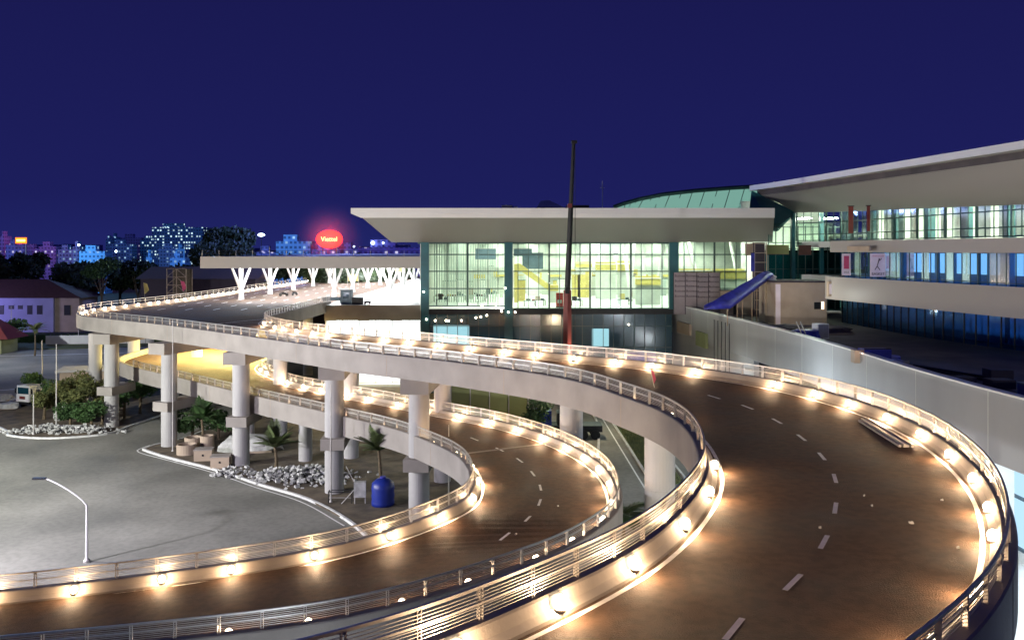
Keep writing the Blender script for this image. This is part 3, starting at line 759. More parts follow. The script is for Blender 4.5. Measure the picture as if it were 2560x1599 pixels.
fr.tube(Vector(vs[0]).lerp(Vector(vs[1]), .5), Vector(vs[-2]).lerp(Vector(vs[-1]), .5), .08, 5)
fr.build('frame', 'mull', ln)
inn = [(v[0]*1.02, v[1]+2.5, v[2]-.2) for v in vs]
MB().add(inn, [(2*i, 2*i+2, 2*i+3, 2*i+1) for i in range(len(top)-1)]).build('lining', 'panelin', ln)
a = lp(1936,458,157); b_ = lp(1898,524,149.5)
MB().tube(a, b_, .35, 6).build('edge_beam', 'eaveedge', ln)
light('AREA', (33, 1.8, 1.5), 900, (.75,1,.85), ln, size=(24,1.0), rot=(PI/2+.5,0,0))
s2 = thing('glass_roof_lantern', 'small pale skylight hood on the flat roof left of the crane boom', 'skylight', (0, 150, 27.5))
q = [lp(1342,518,150), lp(1352,502,156), lp(1372,500,156), lp(1412,519,150)]
MB().add(q+[(p_[0], p_[1]+4, p_[2]-.8) for p_ in q], [(0,1,2,3),(7,6,5,4),(0,4,5,1),(1,5,6,2),(2,6,7,3)]).build('hood', 'panelin', s2)
q0 = lp(1430,517,149); MB().box(q0[0]-1, q0[0]+3, q0[1], q0[1]+2, q0[2]-.2, q0[2]+.3).build('base', 'dark', s2)
t_ = thing('antenna_mast', 'thin pale antenna mast on the terminal roof right of the crane', 'antenna', PY(1506,512,150))
MB().tube((0,0,-.5),(0,0,4.2),.06,6).build('mast', 'steel2', t_); MB().tube((-.4,0,3),(.4,0,3),.04,6).build('crossarm', 'steel2', t_)
t_ = thing('roof_unit', 'small ventilation unit on the flat roof edge', 'vent', PY(1268,519,124)); MB().box(-.8,.8,-.5,.5,-.4,.35).build('casing', 'steel2', t_); MB().box(.9,1.5,-.4,.4,-.4,.2).build('fan', 'white', t_)

# ------------------------------------------------------------------ right wing
wg = thing('terminal_wing', 'long terminal wing with sweeping beige roof and stacked balcony bands', 'building', (40, 60, 0))
def Wp(p): return (p[0]-40, p[1]-60, p[2])
gl = [(42.5,127),(46.4,119.5),(47.6,106),(50,83),(53.2,55),(56,30)]       # glass line in plan
gl = smooth([(a, b, 0) for a, b in gl], 1.2)
def wall(path, z0, z1, th=.3): return MB().sweep([Wp(p) for p in path], [(0,z0),(th,z0),(th,z1),(0,z1)])
def zroof(p): return 26.3+.026*(p[1]-83)
# upper glass
f = MB(); gp = MB(); step = 1.36
ps = resample(gl, step)
for i, p in enumerate(ps):
    th = .12 if i % 4 == 0 else .045
    q = Wp(p); f.box(q[0]-th, q[0]+th, q[1]-th, q[1]+th, 23.3, zroof(p)+.4)
for z in (23.4, 24.3, 27.0 if False else 26.0): f.sweep([Wp(p) for p in gl], [(-.06,z-.07),(.06,z-.07),(.06,z+.07),(-.06,z+.07)])
uw = f.build('window_frame', 'mull', wg)
for i in range(len(gl)-1):
    a, b_ = Wp(gl[i]), Wp(gl[i+1]); gp.add([(a[0],a[1],23.3),(b_[0],b_[1],23.3),(b_[0],b_[1],28.2),(a[0],a[1],28.2)], [(0,1,2,3)])
gp.build('glass', 'glass', uw)
for i, k in enumerate(range(6, len(ps), 5)):
    q = Wp(ps[k]); MB().box(q[0]+.25, q[0]+1.1, q[1]-.5, q[1]+.5, 12.6, 28).build('dark_column', 'teal', wg)
ins = [(p[0]+13, p[1]+2, 0) for p in gl]
MB().sweep([Wp(p) for p in ins], [(0,12.6),(.3,12.6),(.3,30),(0,30)]).build('back_wall', 'wallin', wg)
def slab(u0, u1, z0, z1, mat, nm='floor_slab', path=gl):
    return MB().sweep([Wp(p) for p in path], [(u0,z0),(u1,z0),(u1,z1),(u0,z1)]).build(nm, mat, wg)
slab(.1, -13.5, 22.4, 23.25, 'floorin'); slab(.3, -13.5, 28.3, 28.6, 'ceil', 'ceiling')
slab(.1, -13.5, 17.6, 18.4, 'floorin'); 
for p in resample(gl, 5.5):
    q = Wp(p); n_ = 3
    for k in range(2):
        MB().box(q[0]+1.5+k*5, q[0]+4+k*5, q[1]-.5, q[1]+.5, 28.18, 28.26).build('ceiling_light', 'stripwing', wg)
# soffit of the roof (slanted) + eave edge
e2 = [(36.6,131,0),(38.4,123.2,0),(41.6,104,0),(46.2,76.8,0),(54,30,0)]
e2 = smooth(e2, 1.2); n_ = min(len(e2), len(gl))
def res_n(path, n):
    L = [0]
    for i in range(1, len(path)): L.append(L[-1]+math.dist(path[i][:2], path[i-1][:2]))
    out = []
    for k in range(n):
        s = L[-1]*k/(n-1); j = max(1, next((i for i in range(len(L)) if L[i] >= s-1e-6), len(L)-1)); f_ = (s-L[j-1])/max(1e-6, L[j]-L[j-1])
        out.append(tuple(Vector(path[j-1]).lerp(Vector(path[j]), f_)))
    return out
N_ = 70; E = res_n(e2, N_); G = res_n(gl, N_)
ZR = 31.9
sv = MB(); vs = []
for a, c in zip(E, G):
    a = Wp(a); d = Wp(c); zg = zroof(c)+.15
    vs += [(a[0]+1.2, a[1]+.4, ZR-1.5), (a[0]+.55*(d[0]-a[0])+.4, a[1]+.55*(d[1]-a[1]), ZR-1.5+(zg-ZR+1.5)*.42), (d[0]-.2, d[1], zg), (d[0]+.4, d[1], zg)]
sv.add(vs, [(i*4+j, i*4+j+1, (i+1)*4+j+1, (i+1)*4+j) for i in range(N_-1) for j in range(3)])
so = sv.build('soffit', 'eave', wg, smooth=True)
ev = MB(); vs = []
for a in E:
    a = Wp(a); vs += [(a[0],a[1],ZR-.75),(a[0]+1.3,a[1]+.4,ZR-.75),(a[0]+1.3,a[1]+.4,ZR-1.6),(a[0]+1.9,a[1]+.6,ZR-1.6),(a[0]+1.9,a[1]+.6,ZR-.3),(a[0],a[1],ZR)]
k = 6; ev.add(vs, [(i*k+j, i*k+(j+1) % k, (i+1)*k+(j+1) % k, (i+1)*k+j) for i in range(N_-1) for j in (0,2,3,4,5)]+[tuple(range(k)), tuple(range((N_-1)*k, N_*k))])
ev.build('eave_edge', 'eaveedge', wg)
MB().add(vs, [(i*k+1, i*k+2, (i+1)*k+2, (i+1)*k+1) for i in range(N_-1)]).build('recess', 'terr', wg)  # dark tone on the recess face puts its shade into the colour
rf = MB(); vs = []
for a in E:
    a = Wp(a); vs += [(a[0]+1, a[1]+.3, ZR-.32), (a[0]+24, a[1]+6, ZR+.6)]
rf.add(vs, [(i*2, i*2+1, (i+1)*2+1, (i+1)*2) for i in range(N_-1)]); rf.build('roof', 'dark', wg)
# end gable where the roof meets the hall
a0 = Wp(E[0]); g0 = Wp(G[0])
MB().add([(a0[0]+.3,a0[1],ZR-.7),(a0[0]+.3,a0[1]+1,ZR-.7),(g0[0],g0[1],zroof(G[0])+.2),(g0[0]-2.8,g0[1],24.8),(g0[0]-3.6,g0[1]-.2,24.8),(a0[0]-.2,a0[1]-.4,27.6)], [(0,1,2,3,4,5)]).build('gable', 'teal', wg)
# balcony bands
b1 = smooth([(47,106,0),(44.6,101,0),(44.5,90,0),(44.3,73,0),(43.4,58,0),(41,40,0)], 1.2)
b1 = smooth([PY(2078,640,103)[:2]+(0,), (44.1,73,0),(49.2,48,0),(52.4,32,0)], 1.2)
MB().sweep([Wp(p) for p in b1], [(0,21.75),(0,23.1),(-.35,23.1),(-.35,21.75)]).build('balcony_band', 'eave', wg)
vs = []
for a, c in zip(res_n(b1, N_), res_n(gl[8:], N_)):
    a = Wp(a); c = Wp(c); vs += [(a[0]+.2,a[1],21.9),(c[0]+1,c[1],21.9)]
MB().add(vs, [(i*2, i*2+1, (i+1)*2+1, (i+1)*2) for i in range(N_-1)]).build('balcony_floor', 'conc', wg)
q = Wp(b1[0]); MB().box(q[0], q[0]+9, q[1]-.05, q[1]+.4, 21.75, 23.1).build('balcony_band', 'eave', wg)
MB().box(q[0]+.6, q[0]+.75, q[1]-9.5, q[1]-.9, 21.9, 22.45).build('stained_panel', 'beige', wg)
b2 = smooth([PY(2066,712,103)[:2]+(0,), (43.8,73,0),(48.9,48,0),(52.1,32,0)], 1.2)
MB().sweep([Wp(p) for p in b2], [(0,16.1),(0,18.8),(-.35,18.8),(-.35,16.1)]).build('balcony_band', 'eave', wg)
vs = []
for a, c in zip(res_n(b2, N_), res_n(gl[8:], N_)):
    a = Wp(a); c = Wp(c); vs += [(a[0]+.2,a[1],16.6),(c[0]+1,c[1],16.6)]
MB().add(vs, [(i*2, i*2+1, (i+1)*2+1, (i+1)*2) for i in range(N_-1)]).build('balcony_floor', 'conc', wg)
q = Wp(b2[0]); MB().box(q[0], q[0]+9, q[1]-.05, q[1]+.4, 16.1, 18.8).build('balcony_band', 'eave', wg)
# middle blue glass
bm_ = offs(b1, -1.6); f = MB()
for i, p in enumerate(resample(bm_, 1.15)):
    q = Wp(p); th = .12 if i % 5 == 0 else .04; f.box(q[0]-th, q[0]+th, q[1]-th, q[1]+th, 18.3, 21.9)
for z in (18.95,): f.sweep([Wp(p) for p in bm_], [(-.05,z),(.05,z),(.05,z+.08),(-.05,z+.08)])
mf = f.build('window_frame', 'mull', wg)
g2 = MB()
for i in range(len(bm_)-1):
    a, c = Wp(bm_[i]), Wp(bm_[i+1]); g2.add([(a[0],a[1],18.2),(c[0],c[1],18.2),(c[0],c[1],21.9),(a[0],a[1],21.9)], [(0,1,2,3)])
g2.build('glass', 'glassb', mf)
MB().sweep([Wp(p) for p in offs(b1, -5.5)], [(0,18.3),(0,21.9),(-.2,21.9),(-.2,18.3)]).build('inner_wall', 'slate', wg)
i5 = resample(offs(b1, -5.2), 1.6)
for i, p in enumerate(i5):
    if i % 5 == 4 or p[1] > 101 or p[1] < 77: continue
    q = Wp(p); n2 = normal(i5, i); rz = math.atan2(-n2[0], n2[1])
    MB().obox((q[0], q[1], 20.6), (1.25, .06, 2.1), rz).build('lit_window', 'bluewin', wg)
for p in resample(offs(b1, -3.4), 4.5):
    q = Wp(p); MB().box(q[0]-.1, q[0]+.1, q[1]-.9, q[1]+.9, 21.84, 21.88).build('ceiling_light', 'stripblue', wg)
# lower blue glass wall under the lowest band
lw = smooth([(43.5,112,0),(44.4,97,0),(45.8,88,0),(48.4,79.5,0),(52,70,0),(60,50,0)], 1.4); f = MB()
for i, p in enumerate(resample(lw, 1.5)):
    q = Wp(p); f.box(q[0]-.06, q[0]+.06, q[1]-.06, q[1]+.06, 12.5, 16.8)
lf2 = f.build('window_frame', 'dark', wg)
MB().sweep([Wp(p) for p in lw], [(0,12.5),(0,16.8),(-.02,16.8),(-.02,12.5)]).build('glass', 'glassb', lf2)
MB().sweep([Wp(p) for p in offs(lw, -3.5)], [(0,12.5),(0,16.8),(-.2,16.8),(-.2,12.5)]).build('inner_wall', 'wallin', wg)
for p in resample(offs(lw, -2), 3.4):
    if 77 < p[1] < 93: continue
    q = Wp(p)
    if p[1] <= 89: MB().box(q[0]-.1, q[0]+.1, q[1]-.8, q[1]+.8, 16.7, 16.76).build('ceiling_light', 'stripblue2', wg)
for yy, x_ in ((88,47.4),(86,48.2),(83.5,48.8),(81,49.6),(78.5,50.4),(76,51.4)):
    q = Wp((x_, yy, 0)); MB().box(q[0]-.1, q[0]+.1, q[1]-.6, q[1]+.6, 16.7, 16.76).build('ceiling_light', 'stripblue2', wg)
# connecting teal glazed block between hall and wing
cb = thing('glazed_link', 'teal glazed stair block joining the hall to the wing', 'building', (44, 126, ZU))
f = MB()
for k in range(12): f.box(-6+k*1.1-.05, -6+k*1.1+.05, -.1, .1, 0, 12.6)
for z in (.2, 3.2, 6.2, 9.2, 10.1, 12.4): f.box(-6, 6.1, -.08, .08, z-.06, z+.06)
f.build('window_frame', 'mull', cb)
MB().box(-6, 6, 0, .03, 9, 13).build('glass', 'glass', cb)
MB().box(-6, 6, 0, .03, 0, 9).build('glass', 'glasst', cb)
MB().box(-6, 6, 3.5, 3.7, 0, 9).build('inner_wall', 'teal', cb); MB().box(-6.5, 7, 13, 13.3, 0, 17).build('back_wall', 'wallin', cb)
MB().box(-6, 6, .3, 3.4, 8.6, 9).build('floor_slab', 'dark', cb)
for x in (-4, 0, 4): MB().box(x, x+1.5, 3, 6, 13.8, 13.9).build('ceiling_light', 'stripwing', cb)
for i, x in enumerate((-2.6, 1.6, 5)): MB().box(x, x+.5, -.35, .3, 0, 14.5).build('dark_column', 'teal', cb)
t_ = thing('wall_drape', 'red vertical banner hanging inside the upper windows of the wing', 'banner', PY(2127,583,108))
MB().box(-.3,.3,-.05,.05,0,3.4).build('cloth', 'red', t_); MB().box(-.4,.4,-.07,.07,3.4,3.5).build('rod', 'dark', t_)
t_ = thing('wall_drape', 'thin orange-red vertical strip to the right of the red banner in the wing windows', 'banner', PY(2171,578,101))
MB().box(-.18,.18,-.05,.05,0,3.0).build('cloth', 'red', t_); MB().box(-.3,.3,-.07,.07,3.0,3.1).build('rod', 'dark', t_)

# ------------------------------------------------------------------ terrace between wall and wing, clutter
_w = smooth([(24.9,133.5,0),(25.6,128,0),(27,111,0),(28.4,90,0),(28.7,73,0),(28.5,60,0),(28.9,50,0),(30,40,0),(32,30,0)], 1.5)
tag(MB().poly([(p[0]+.45,p[1]) for p in _w]+[(64,30),(64,133.5)], 12.5, 9.6).build('terrace', 'terr'), kind='structure')
ww = thing('curved_concrete_wall', 'tall smooth pale concrete wall running from the glass hall towards the right', 'wall', (28, 80, 9))
wp = smooth([(24.9,133.5,0),(25.6,128,0),(27,111,0),(28.4,90,0),(28.7,73,0),(28.5,60,0),(28.9,50,0),(30,40,0),(32,30,0)], 1.5)
wq = [(p[0]-28, p[1]-80, 0) for p in wp]
MB().sweep(wq, [(0,4.5),(-.5,4.5),(-.5,.3),(-.2,.2),(0,.3)]).build('wall_panel', 'wallW', ww)
MB().sweep(wq, [(.06,4.5),(-.6,4.5),(-.6,4.62),(.06,4.62)]).build('coping', 'eaveedge', ww)
m = MB()
for y_ in range(36, 132, 8):
    i0 = near(wp, (28, y_)); p = wp[i0]; n_ = normal(wp, i0); m.obox((p[0]-28+n_[0]*.004, p[1]-80+n_[1]*.004, 2.4), (.012, .05, 4.1), math.atan2(n_[1], n_[0]))
m.build('panel_joint', 'wallin', ww)
lower = [(p[0]-28, p[1]-80, 0) for p in wp if p[1] > 98]
MB().sweep(lower, [(-.3,.3),(-.9,.3),(-.9,-9),(-.3,-9)]).build('lower_wall', 'wallW', ww)
for (y0, y1, z0, z1, mt) in ((124,129,9.6,11.2,'beige'),(115.5,119.5,8.6,10.6,'olive')):
    i0 = near(wp, (26, y1)); i1 = near(wp, (26, y0)); seg = [(p[0]-28, p[1]-80, -9) for p in wp[i0:i1+1]]
    MB().sweep(seg, [(.35,z0),(.35,z1),(-.05,z1),(-.05,z0)]).build('ledge_box', mt, ww)
for y in (112.5,110.8,109.6,107.6,106.9):
    i0 = near(wp, (27, y)); p = wp[i0]; MB().tube((p[0]-28+.12-.24, p[1]-80, -6), (p[0]-28-.12, p[1]-80, 3.8), .05, 5).build('cable', 'dark', ww)
def solid(name, label, cat, parts, loc=(0,0,0), rz=0, group=None):
    t = thing(name, label, cat, loc, group, rz)
    for nm, mat, mb in parts: mb.build(nm, mat, t)
    return t
# hoarding with repeated wording
x0, _, z0 = PY(1684,752,126); x1, _, z1 = PY(1800,681,126)
hb_ = thing('site_hoarding', 'mauve site hoarding printed with rows of dark lettering behind the pale wall', 'hoarding', (x0, 126, 12.5))
MB().box(0, x1-x0, 0, .12, 0, z1-12.5).build('panel', 'hoard', hb_)
m = MB()
for k in range(5): m.box(k*(x1-x0)/4-.04, k*(x1-x0)/4+.04, -.05, .0, 0, z1-12.5)
m.build('batten', 'ink', hb_)
for r_ in range(5):
    for c_ in range(4):
        text('lettering', 'Business', .46, 'ink', (.95+c_*1.68, -.02, z1-12.5-.5-r_*.75+(-.12 if c_ > 1 else 0)), parent=hb_, ext=.005)
solid('site_shelter', 'brown lean-to shelter beside the lettered hoarding', 'shelter', [('wall','beige',MB().box(0,4.6,0,.15,0,3.5)),('roof','ink',MB().box(-.1,4.7,-.3,.3,3.5,3.65)),('door','dark',MB().box(1.9,2.5,-.04,0,0,1.9))], PY(1801,700,125.5)[:2]+(12.5,))
# blue covered slide / tarp chute
sl_ = thing('tarpaulin_chute', 'deep blue tarpaulin chute sloping down from the upper right to the terrace', 'chute', (0,0,0))
a = Vector(PY(1915,684,112)); b_ = Vector(PY(1792,763,104)); d = (b_-a).normalized(); sd = Vector((.72,.25,0)).normalized()
n_s = 10; vs = []
for i in range(n_s+1):
    p = a.lerp(b_, i/n_s); wd = 1.0+.9*i/n_s; sag = .25*math.sin(i*2.1)
    for k in range(5):
        u = (k-2)/2; vs.append(p+sd*u*wd+Vector((0,-.4*abs(u),.35*(1-u*u)+sag*.3)))
    for k in range(5):
        u = (2-k)/2; vs.append(p+sd*u*wd+Vector((0,-.1,-.45)))
k = 10; MB().add(vs, [(i*k+j, i*k+(j+1) % k, (i+1)*k+(j+1) % k, (i+1)*k+j) for i in range(n_s) for j in range(k)]+[tuple(range(k)), tuple(range(n_s*k, n_s*k+k))]).build('cover', 'bluetarp', sl_, smooth=True)
for i in (1,4,7):
    p = a.lerp(b_, i/10)
    for sx in (-.6,.6): MB().tube((p.x+sx,p.y,12.5),(p.x+sx,p.y,p.z-.4),.06,6).build('leg', 'scaf', sl_)
solid('crumpled_sheet', 'crumpled pale plastic sheet at the top of the blue chute', 'sheet', [('sheet','banner',MB().obox((0,0,.3),(1.6,1,.7),.3,(.3,.2)).obox((.5,.1,.7),(.7,.8,.5),.8,(.4,.1)))], PY(1922,705,112))
# scaffold ladder tower
st = thing('scaffold_tower', 'narrow dark ladder tower standing against the hall glass', 'scaffold', PY(1899,690,122)[:2]+(12.5,))
m = MB()
for sx in (-.85,.85):
    for sy in (-.5,.5): m.tube((sx,sy,0),(sx,sy,10.6),.06,6)
m.build('upright', 'beige', st); m = MB()
for k_ in range(8):
    z = 1+k_*1.35
    for sy in (-.5,.5): m.tube((-.85,sy,z),(.85,sy,z),.05,6)
m.build('rung', 'beige', st); MB().box(-.8,.8,.3,.45,0,10.6).build('backing_sheet', 'ink', st)
solid('timber_board', 'brown timber board left of the ladder tower, high on the glass', 'board', [('panel','beige',MB().box(-.8,.8,0,.1,0,1.7)),('edge','ink',MB().box(-.85,.85,-.02,0,-.05,.05))], PY(1877,638,123.5))
solid('timber_board', 'long olive-brown board right of the ladder tower', 'board', [('panel','olive',MB().box(-1.7,1.7,0,.1,0,1.4)),('edge','ink',MB().box(-1.75,1.75,-.02,0,-.05,.05))], PY(1943,636,123.5))
solid('timber_board', 'reddish square board on the teal glazed block', 'board', [('panel','rooft',MB().box(-.9,.9,0,.1,0,1.4)),('edge','ink',MB().box(-.95,.95,-.02,0,-.05,.05))], PY(2013,637,122.5))
solid('hanging_cloth', 'purple cloth hanging left of the ladder tower', 'cloth', [('cloth','bluetarp',MB().box(-.25,.25,0,.08,-1.6,1.0)),('peg','dark',MB().box(-.3,.3,-.02,.1,1,1.06))], PY(1882,650,121))
# beige rooftop block
bb = PY(1937,770,108); tl = PY(1937,706,108)
rb = thing('plant_room', 'low beige plant room with a lit square window on the terrace', 'building', (bb[0], 108, 12.5))
MB().box(0, 6.6, 0, 7, 0, tl[2]-12.5).build('wall', 'beige', rb); MB().box(-.15,6.75,-.15,7.1,tl[2]-12.5,tl[2]-12.3).build('roof', 'ink', rb)
MB().box(5.0,5.9,-.03,.0,2.0,2.9).build('window', 'dark', rb); MB().box(5.9,6.25,-.04,.0,2.0,2.95).build('lit_window', 'rufous', rb)
MB().box(.1,.7,-.08,0,.1,tl[2]-12.7).build('downpipe', 'banner', rb)
for i, (a_, c_) in enumerate(((.8,2.2),(3,4.6),(5,6))): solid('roof_bundle', ['bundle of dark pipes at the left of the plant room roof','folded pale cover in the middle of the plant room roof','brown planks at the right of the plant room roof'][i], 'bundle', [('bundle',['dark','banner','beige'][i],MB().obox(((c_-a_)/2,.8,.15),(c_-a_,1.1,.3),.1)),('top_piece','ink',MB().obox(((c_-a_)/2,1,.36),((c_-a_)*.7,.5,.12),-.1))], (bb[0]+a_, 108.6, tl[2]-.28))
solid('wall_lamp', 'small warm lamp box fixed on the end of the lowest balcony band', 'lamp', [('box','beige',MB().box(-.35,.35,-.3,.3,-.9,.9)),('lens','banner',MB().box(-.25,.25,-.33,-.3,-.6,.6))], PY(2076,722,102.2))
# banners
bn = thing('hanging_banner', 'narrow pale banner with a red panel hanging over the balcony glass', 'banner', PY(2116,661,98))
MB().box(-.5,.5,0,.06,-1.25,1.25).build('cloth', 'banner', bn); MB().box(-.3,.3,-.02,0,-.5,1.0).build('red_print', 'pinkink', bn); text('lettering', 'SALE', .28, 'ink', (0,-.03,-.9), parent=bn, ext=.004)
bn = thing('hanging_banner', 'wide pale banner reading BASKET hanging over the balcony glass', 'banner', PY(2195,663,93))
MB().box(-.85,.85,0,.06,-1.25,1.3).build('cloth', 'banner', bn); text('lettering', 'BASKET', .42, 'ink', (0,-.03,-.95), parent=bn, ext=.004); text('lettering', 'SPORTS CLUB', .2, 'pinkink', (0,-.03,1.0), parent=bn, ext=.004)
m = MB(); m.tube((.1,-.03,.6),(-.1,-.03,-.1),.05,5); m.tube((-.1,-.03,-.1),(-.35,-.03,-.5),.045,5); m.tube((-.1,-.03,-.1),(.2,-.03,-.5),.045,5); m.tube((.05,-.03,.45),(.4,-.03,.75),.035,5); m.lathe((.12,-.03,.68),[(.02,-.1),(.09,0),(.02,.1)],8); m.build('figure_print', 'ink', bn)
# terrace junk
def heap(label, mat, x, y, z, sx, sy, sz, name='covered_heap', cat='heap'):
    t = thing(name, label, cat, (x, y, z)); b = MB(); n = 14; m_ = 6; vs = []; rr = [[random.uniform(.8,1.12) for _ in range(n)] for _ in range(m_)]
    for j in range(m_):
        a = j/(m_-1)*PI/2
        for i in range(n):
            th = 2*PI*i/n; vs.append((sx*math.cos(th)*math.cos(a)**.6*rr[j][i], sy*math.sin(th)*math.cos(a)**.6*rr[j][i], sz*math.sin(a)*rr[j][0]))
    b.add(vs, [(j*n+i, j*n+(i+1) % n, (j+1)*n+(i+1) % n, (j+1)*n+i) for j in range(m_-1) for i in range(n)]+[tuple(range(n-1,-1,-1)), tuple(range((m_-1)*n, m_*n))])
    b.build('cover', mat, t, smooth=False); MB().obox((sx*.2,-sy*.9,.1),(sx*1.2,.12,.2),.2).build('edge_timber', 'beige', t); return t
heap('blue tarpaulin heap with white bags just behind the pale wall', 'bluetarp', 31.4, 91, 12.5, 1.9, 1.4, 1.0)
heap('grey sheet heap beneath the blue chute', 'terr', 31.8, 99, 12.5, 2.6, 1.5, .9)
heap('dark blue heap low behind the long wall crest', 'bluetarp', 31.6, 74, 12.5, 2.2, 3.2, .5)
heap('dark net heap in the middle of the terrace', 'ink', 36, 97, 12.5, 3, 2, .8)
solid('site_cabinet', 'pale grey tilted cabinet on the dark terrace', 'cabinet', [('body','white',MB().box(-.7,.7,-.5,.5,0,1.6)),('door','steel2',MB().box(-.6,.6,-.53,-.5,.1,1.5))], (33.2,91.5,12.5), .3)
solid('leaning_ladder', 'pale aluminium ladder leaning on the blue heap', 'ladder', [('rail','steel2',MB().tube((0,0,0),(-.9,.3,2.3),.05,6).tube((.4,0,0),(-.5,.3,2.3),.05,6)),('rung','steel2',MB().tube((-.3,.1,.8),(.1,.1,.8),.03,5).tube((-.6,.2,1.5),(-.2,.2,1.5),.03,5))], (29.6,85.5,12.5))
gx = PY(2150,868,70)
solid('generator', 'blue-black generator with a pinkish lamp face beside the wall crest', 'generator', [('body','bluetarp',MB().box(.4,2.6,0,1.4,0,1.3)),('lamp_face','beige',MB().box(-.45,.35,0,.8,.2,1.25)),('handle','dark',MB().tube((.4,.1,1.35),(2.6,.1,1.35),.04,6)),('wheel','black',MB().tube((.9,-.1,.25),(.9,0,.25),.25,10)),('wheel','black',MB().tube((2.1,-.1,.25),(2.1,0,.25),.25,10))], (gx[0],70,12.5))
light('POINT', (gx[0]-.1, 69.4, 13.6), 6, (1,.6,.45), rad=.1)
solid('pipe_stack', 'dark stack of scaffold pipes on the terrace near the right edge', 'pipes', [('pipe','dark',MB().tube((0,0,.1),(3,-8,.1),.1,6).tube((.3,0,.1),(3.3,-8,.1),.1,6)),('pipe','dark',MB().tube((.15,0,.28),(3.15,-8,.28),.1,6))], (32,68,12.5))
solid('crate', 'bright blue crate on the terrace at the right edge', 'crate', [('body','bluetank',MB().box(0,2.6,0,2,0,1.0)),('lid','slate',MB().box(-.05,2.65,-.05,2.05,1.0,1.08))], (32.4,52.5,12.5))
for i, (x_, y_) in enumerate(((31.2,60),(32.5,57.5),(34.4,61))):
    solid('pallet', ['nearest dark pallet along the wall top','dark pallet left of the blue crate','dark pallet stack towards the blue glass'][i], 'pallet', [('boards','ink',MB().box(0,1.6,0,1.2,.1,.5+.2*i)),('feet','beige',MB().box(.1,.3,0,1.2,0,.1).box(1.3,1.5,0,1.2,0,.1))], (x_,y_,12.5))

# ------------------------------------------------------------------ ground level at the right, beneath the pale wall
tag(MB().poly([(25.5,24),(60,24),(60,98),(25.5,98)], .03, -.1).build('lit_paving', 'white'), kind='structure')
rw = thing('ground_floor_shopfront', 'white-framed blue glass ground floor under the pale wall at the right edge', 'building', (36, 60, 0))
MB().box(-2.2,-.9,-.6,.6,0,9.3).build('column', 'white', rw)
f = MB()
for k_ in range(9): f.box(-.2, 0, -14+k_*3, -13.85+k_*3, .8, 9)
for z in (.8, 4.4, 9): f.box(-.2, 0, -14, 10, z, z+.2)
f.build('window_frame', 'slate', rw); MB().box(.02,.08,-14,10,.8,9).build('glass', 'bluewin', rw)
MB().box(-.3,.2,-14,10,0,.8).build('plinth', 'white', rw)
light('AREA', (30.5, 50, 8.9), 2600, (.82,.93,1.0), rot=(0,0,0), size=(6, 30), name='soffit_light')
for i, (x_, y_) in enumerate(((27.8,38),(28.6,35.5),(27.2,33.3))): solid('floor_drain', ['farther small dark drain cover on the white paving','middle small dark drain cover on the white paving','nearest small dark drain cover on the white paving'][i], 'drain cover', [('cover','slate',MB().box(0,.5,0,.18,.0,.03)),('rim','dark',MB().box(-.04,.54,-.04,.22,.0,.02))], (x_,y_,.03))

# ------------------------------------------------------------------ ground features
# right island (under the loops) and left island
isl1 = [(-40.6,93.6),(-40.2,95.6),(-38.6,98),(-37,120),(-36,136),(4.5,136),(4.8,60),(3,52),(-2,50),(-8,59),(-13,68.5),(-18.1,75),(-23.5,79.5),(-29,84.4),(-37,90.4),(-39.6,92.6)]
isl2 = [(-60.6,102.4),(-60,101),(-57.5,99.7),(-54,99.1),(-51,99.8),(-48.4,101.4),(-47.6,106),(-46.6,114),(-46,150),(-70,150),(-72,120),(-66,108)]
def island(poly, name):
    tag(MB().poly(poly, .14, 0.0).build(name, 'dirt'), kind='structure')
    cl = smooth([(a, b_, 0) for a, b_ in poly+poly[:1]], 1.2)
    tag(MB().sweep(cl, [(-.14,0.0),(.14,0.0),(.12,.2),(-.12,.2)], cap=False).build('kerb', 'kerb'), kind='structure')
    cx_ = sum(p[0] for p in poly)/len(poly); cy_ = sum(p[1] for p in poly)/len(poly)
island(isl1, 'dirt_island'); island(isl2, 'dirt_island')
tag(MB().sweep(smooth([(-40.9,96,.004),(-41.2,93.4,.004),(-40,92.0,.004),(-37.2,89.9,.004),(-29.2,83.8,.004),(-23.8,78.9,.004),(-18.5,74.4,.004),(-13.4,67.9,.004)], 1), [(-.07,0),(.07,0),(.07,.006),(-.07,.006)]).build('road_marking', 'stripe'), kind='structure')
tag(MB().poly([(13.3,80),(16.2,80),(16.0,128),(12.6,128)], .14, 0).build('grass_median', 'grass'), kind='structure')
for x_, xx in ((12.6,12.1),(16.1,16.4)):
    tag(MB().sweep([(x_+.7,60,.0),(x_+.5,84,.0),(x_,128,.0)], [(-.12,0),(.12,0),(.12,.2),(-.12,.2)]).build('kerb', 'kerb'), kind='structure')
tag(MB().sweep([(12.6,60,.004),(12.2,84,.004),(11.6,128,.004)], [(-.08,0),(.08,0),(.08,.006),(-.08,.006)]).build('road_marking', 'stripe'), kind='structure')
tag(MB().poly([(4.8,60),(5.0,100),(5.2,128),(6.2,128),(6.4,100),(6.6,60)], .15, 0).build('pavement', 'conc'), kind='structure')
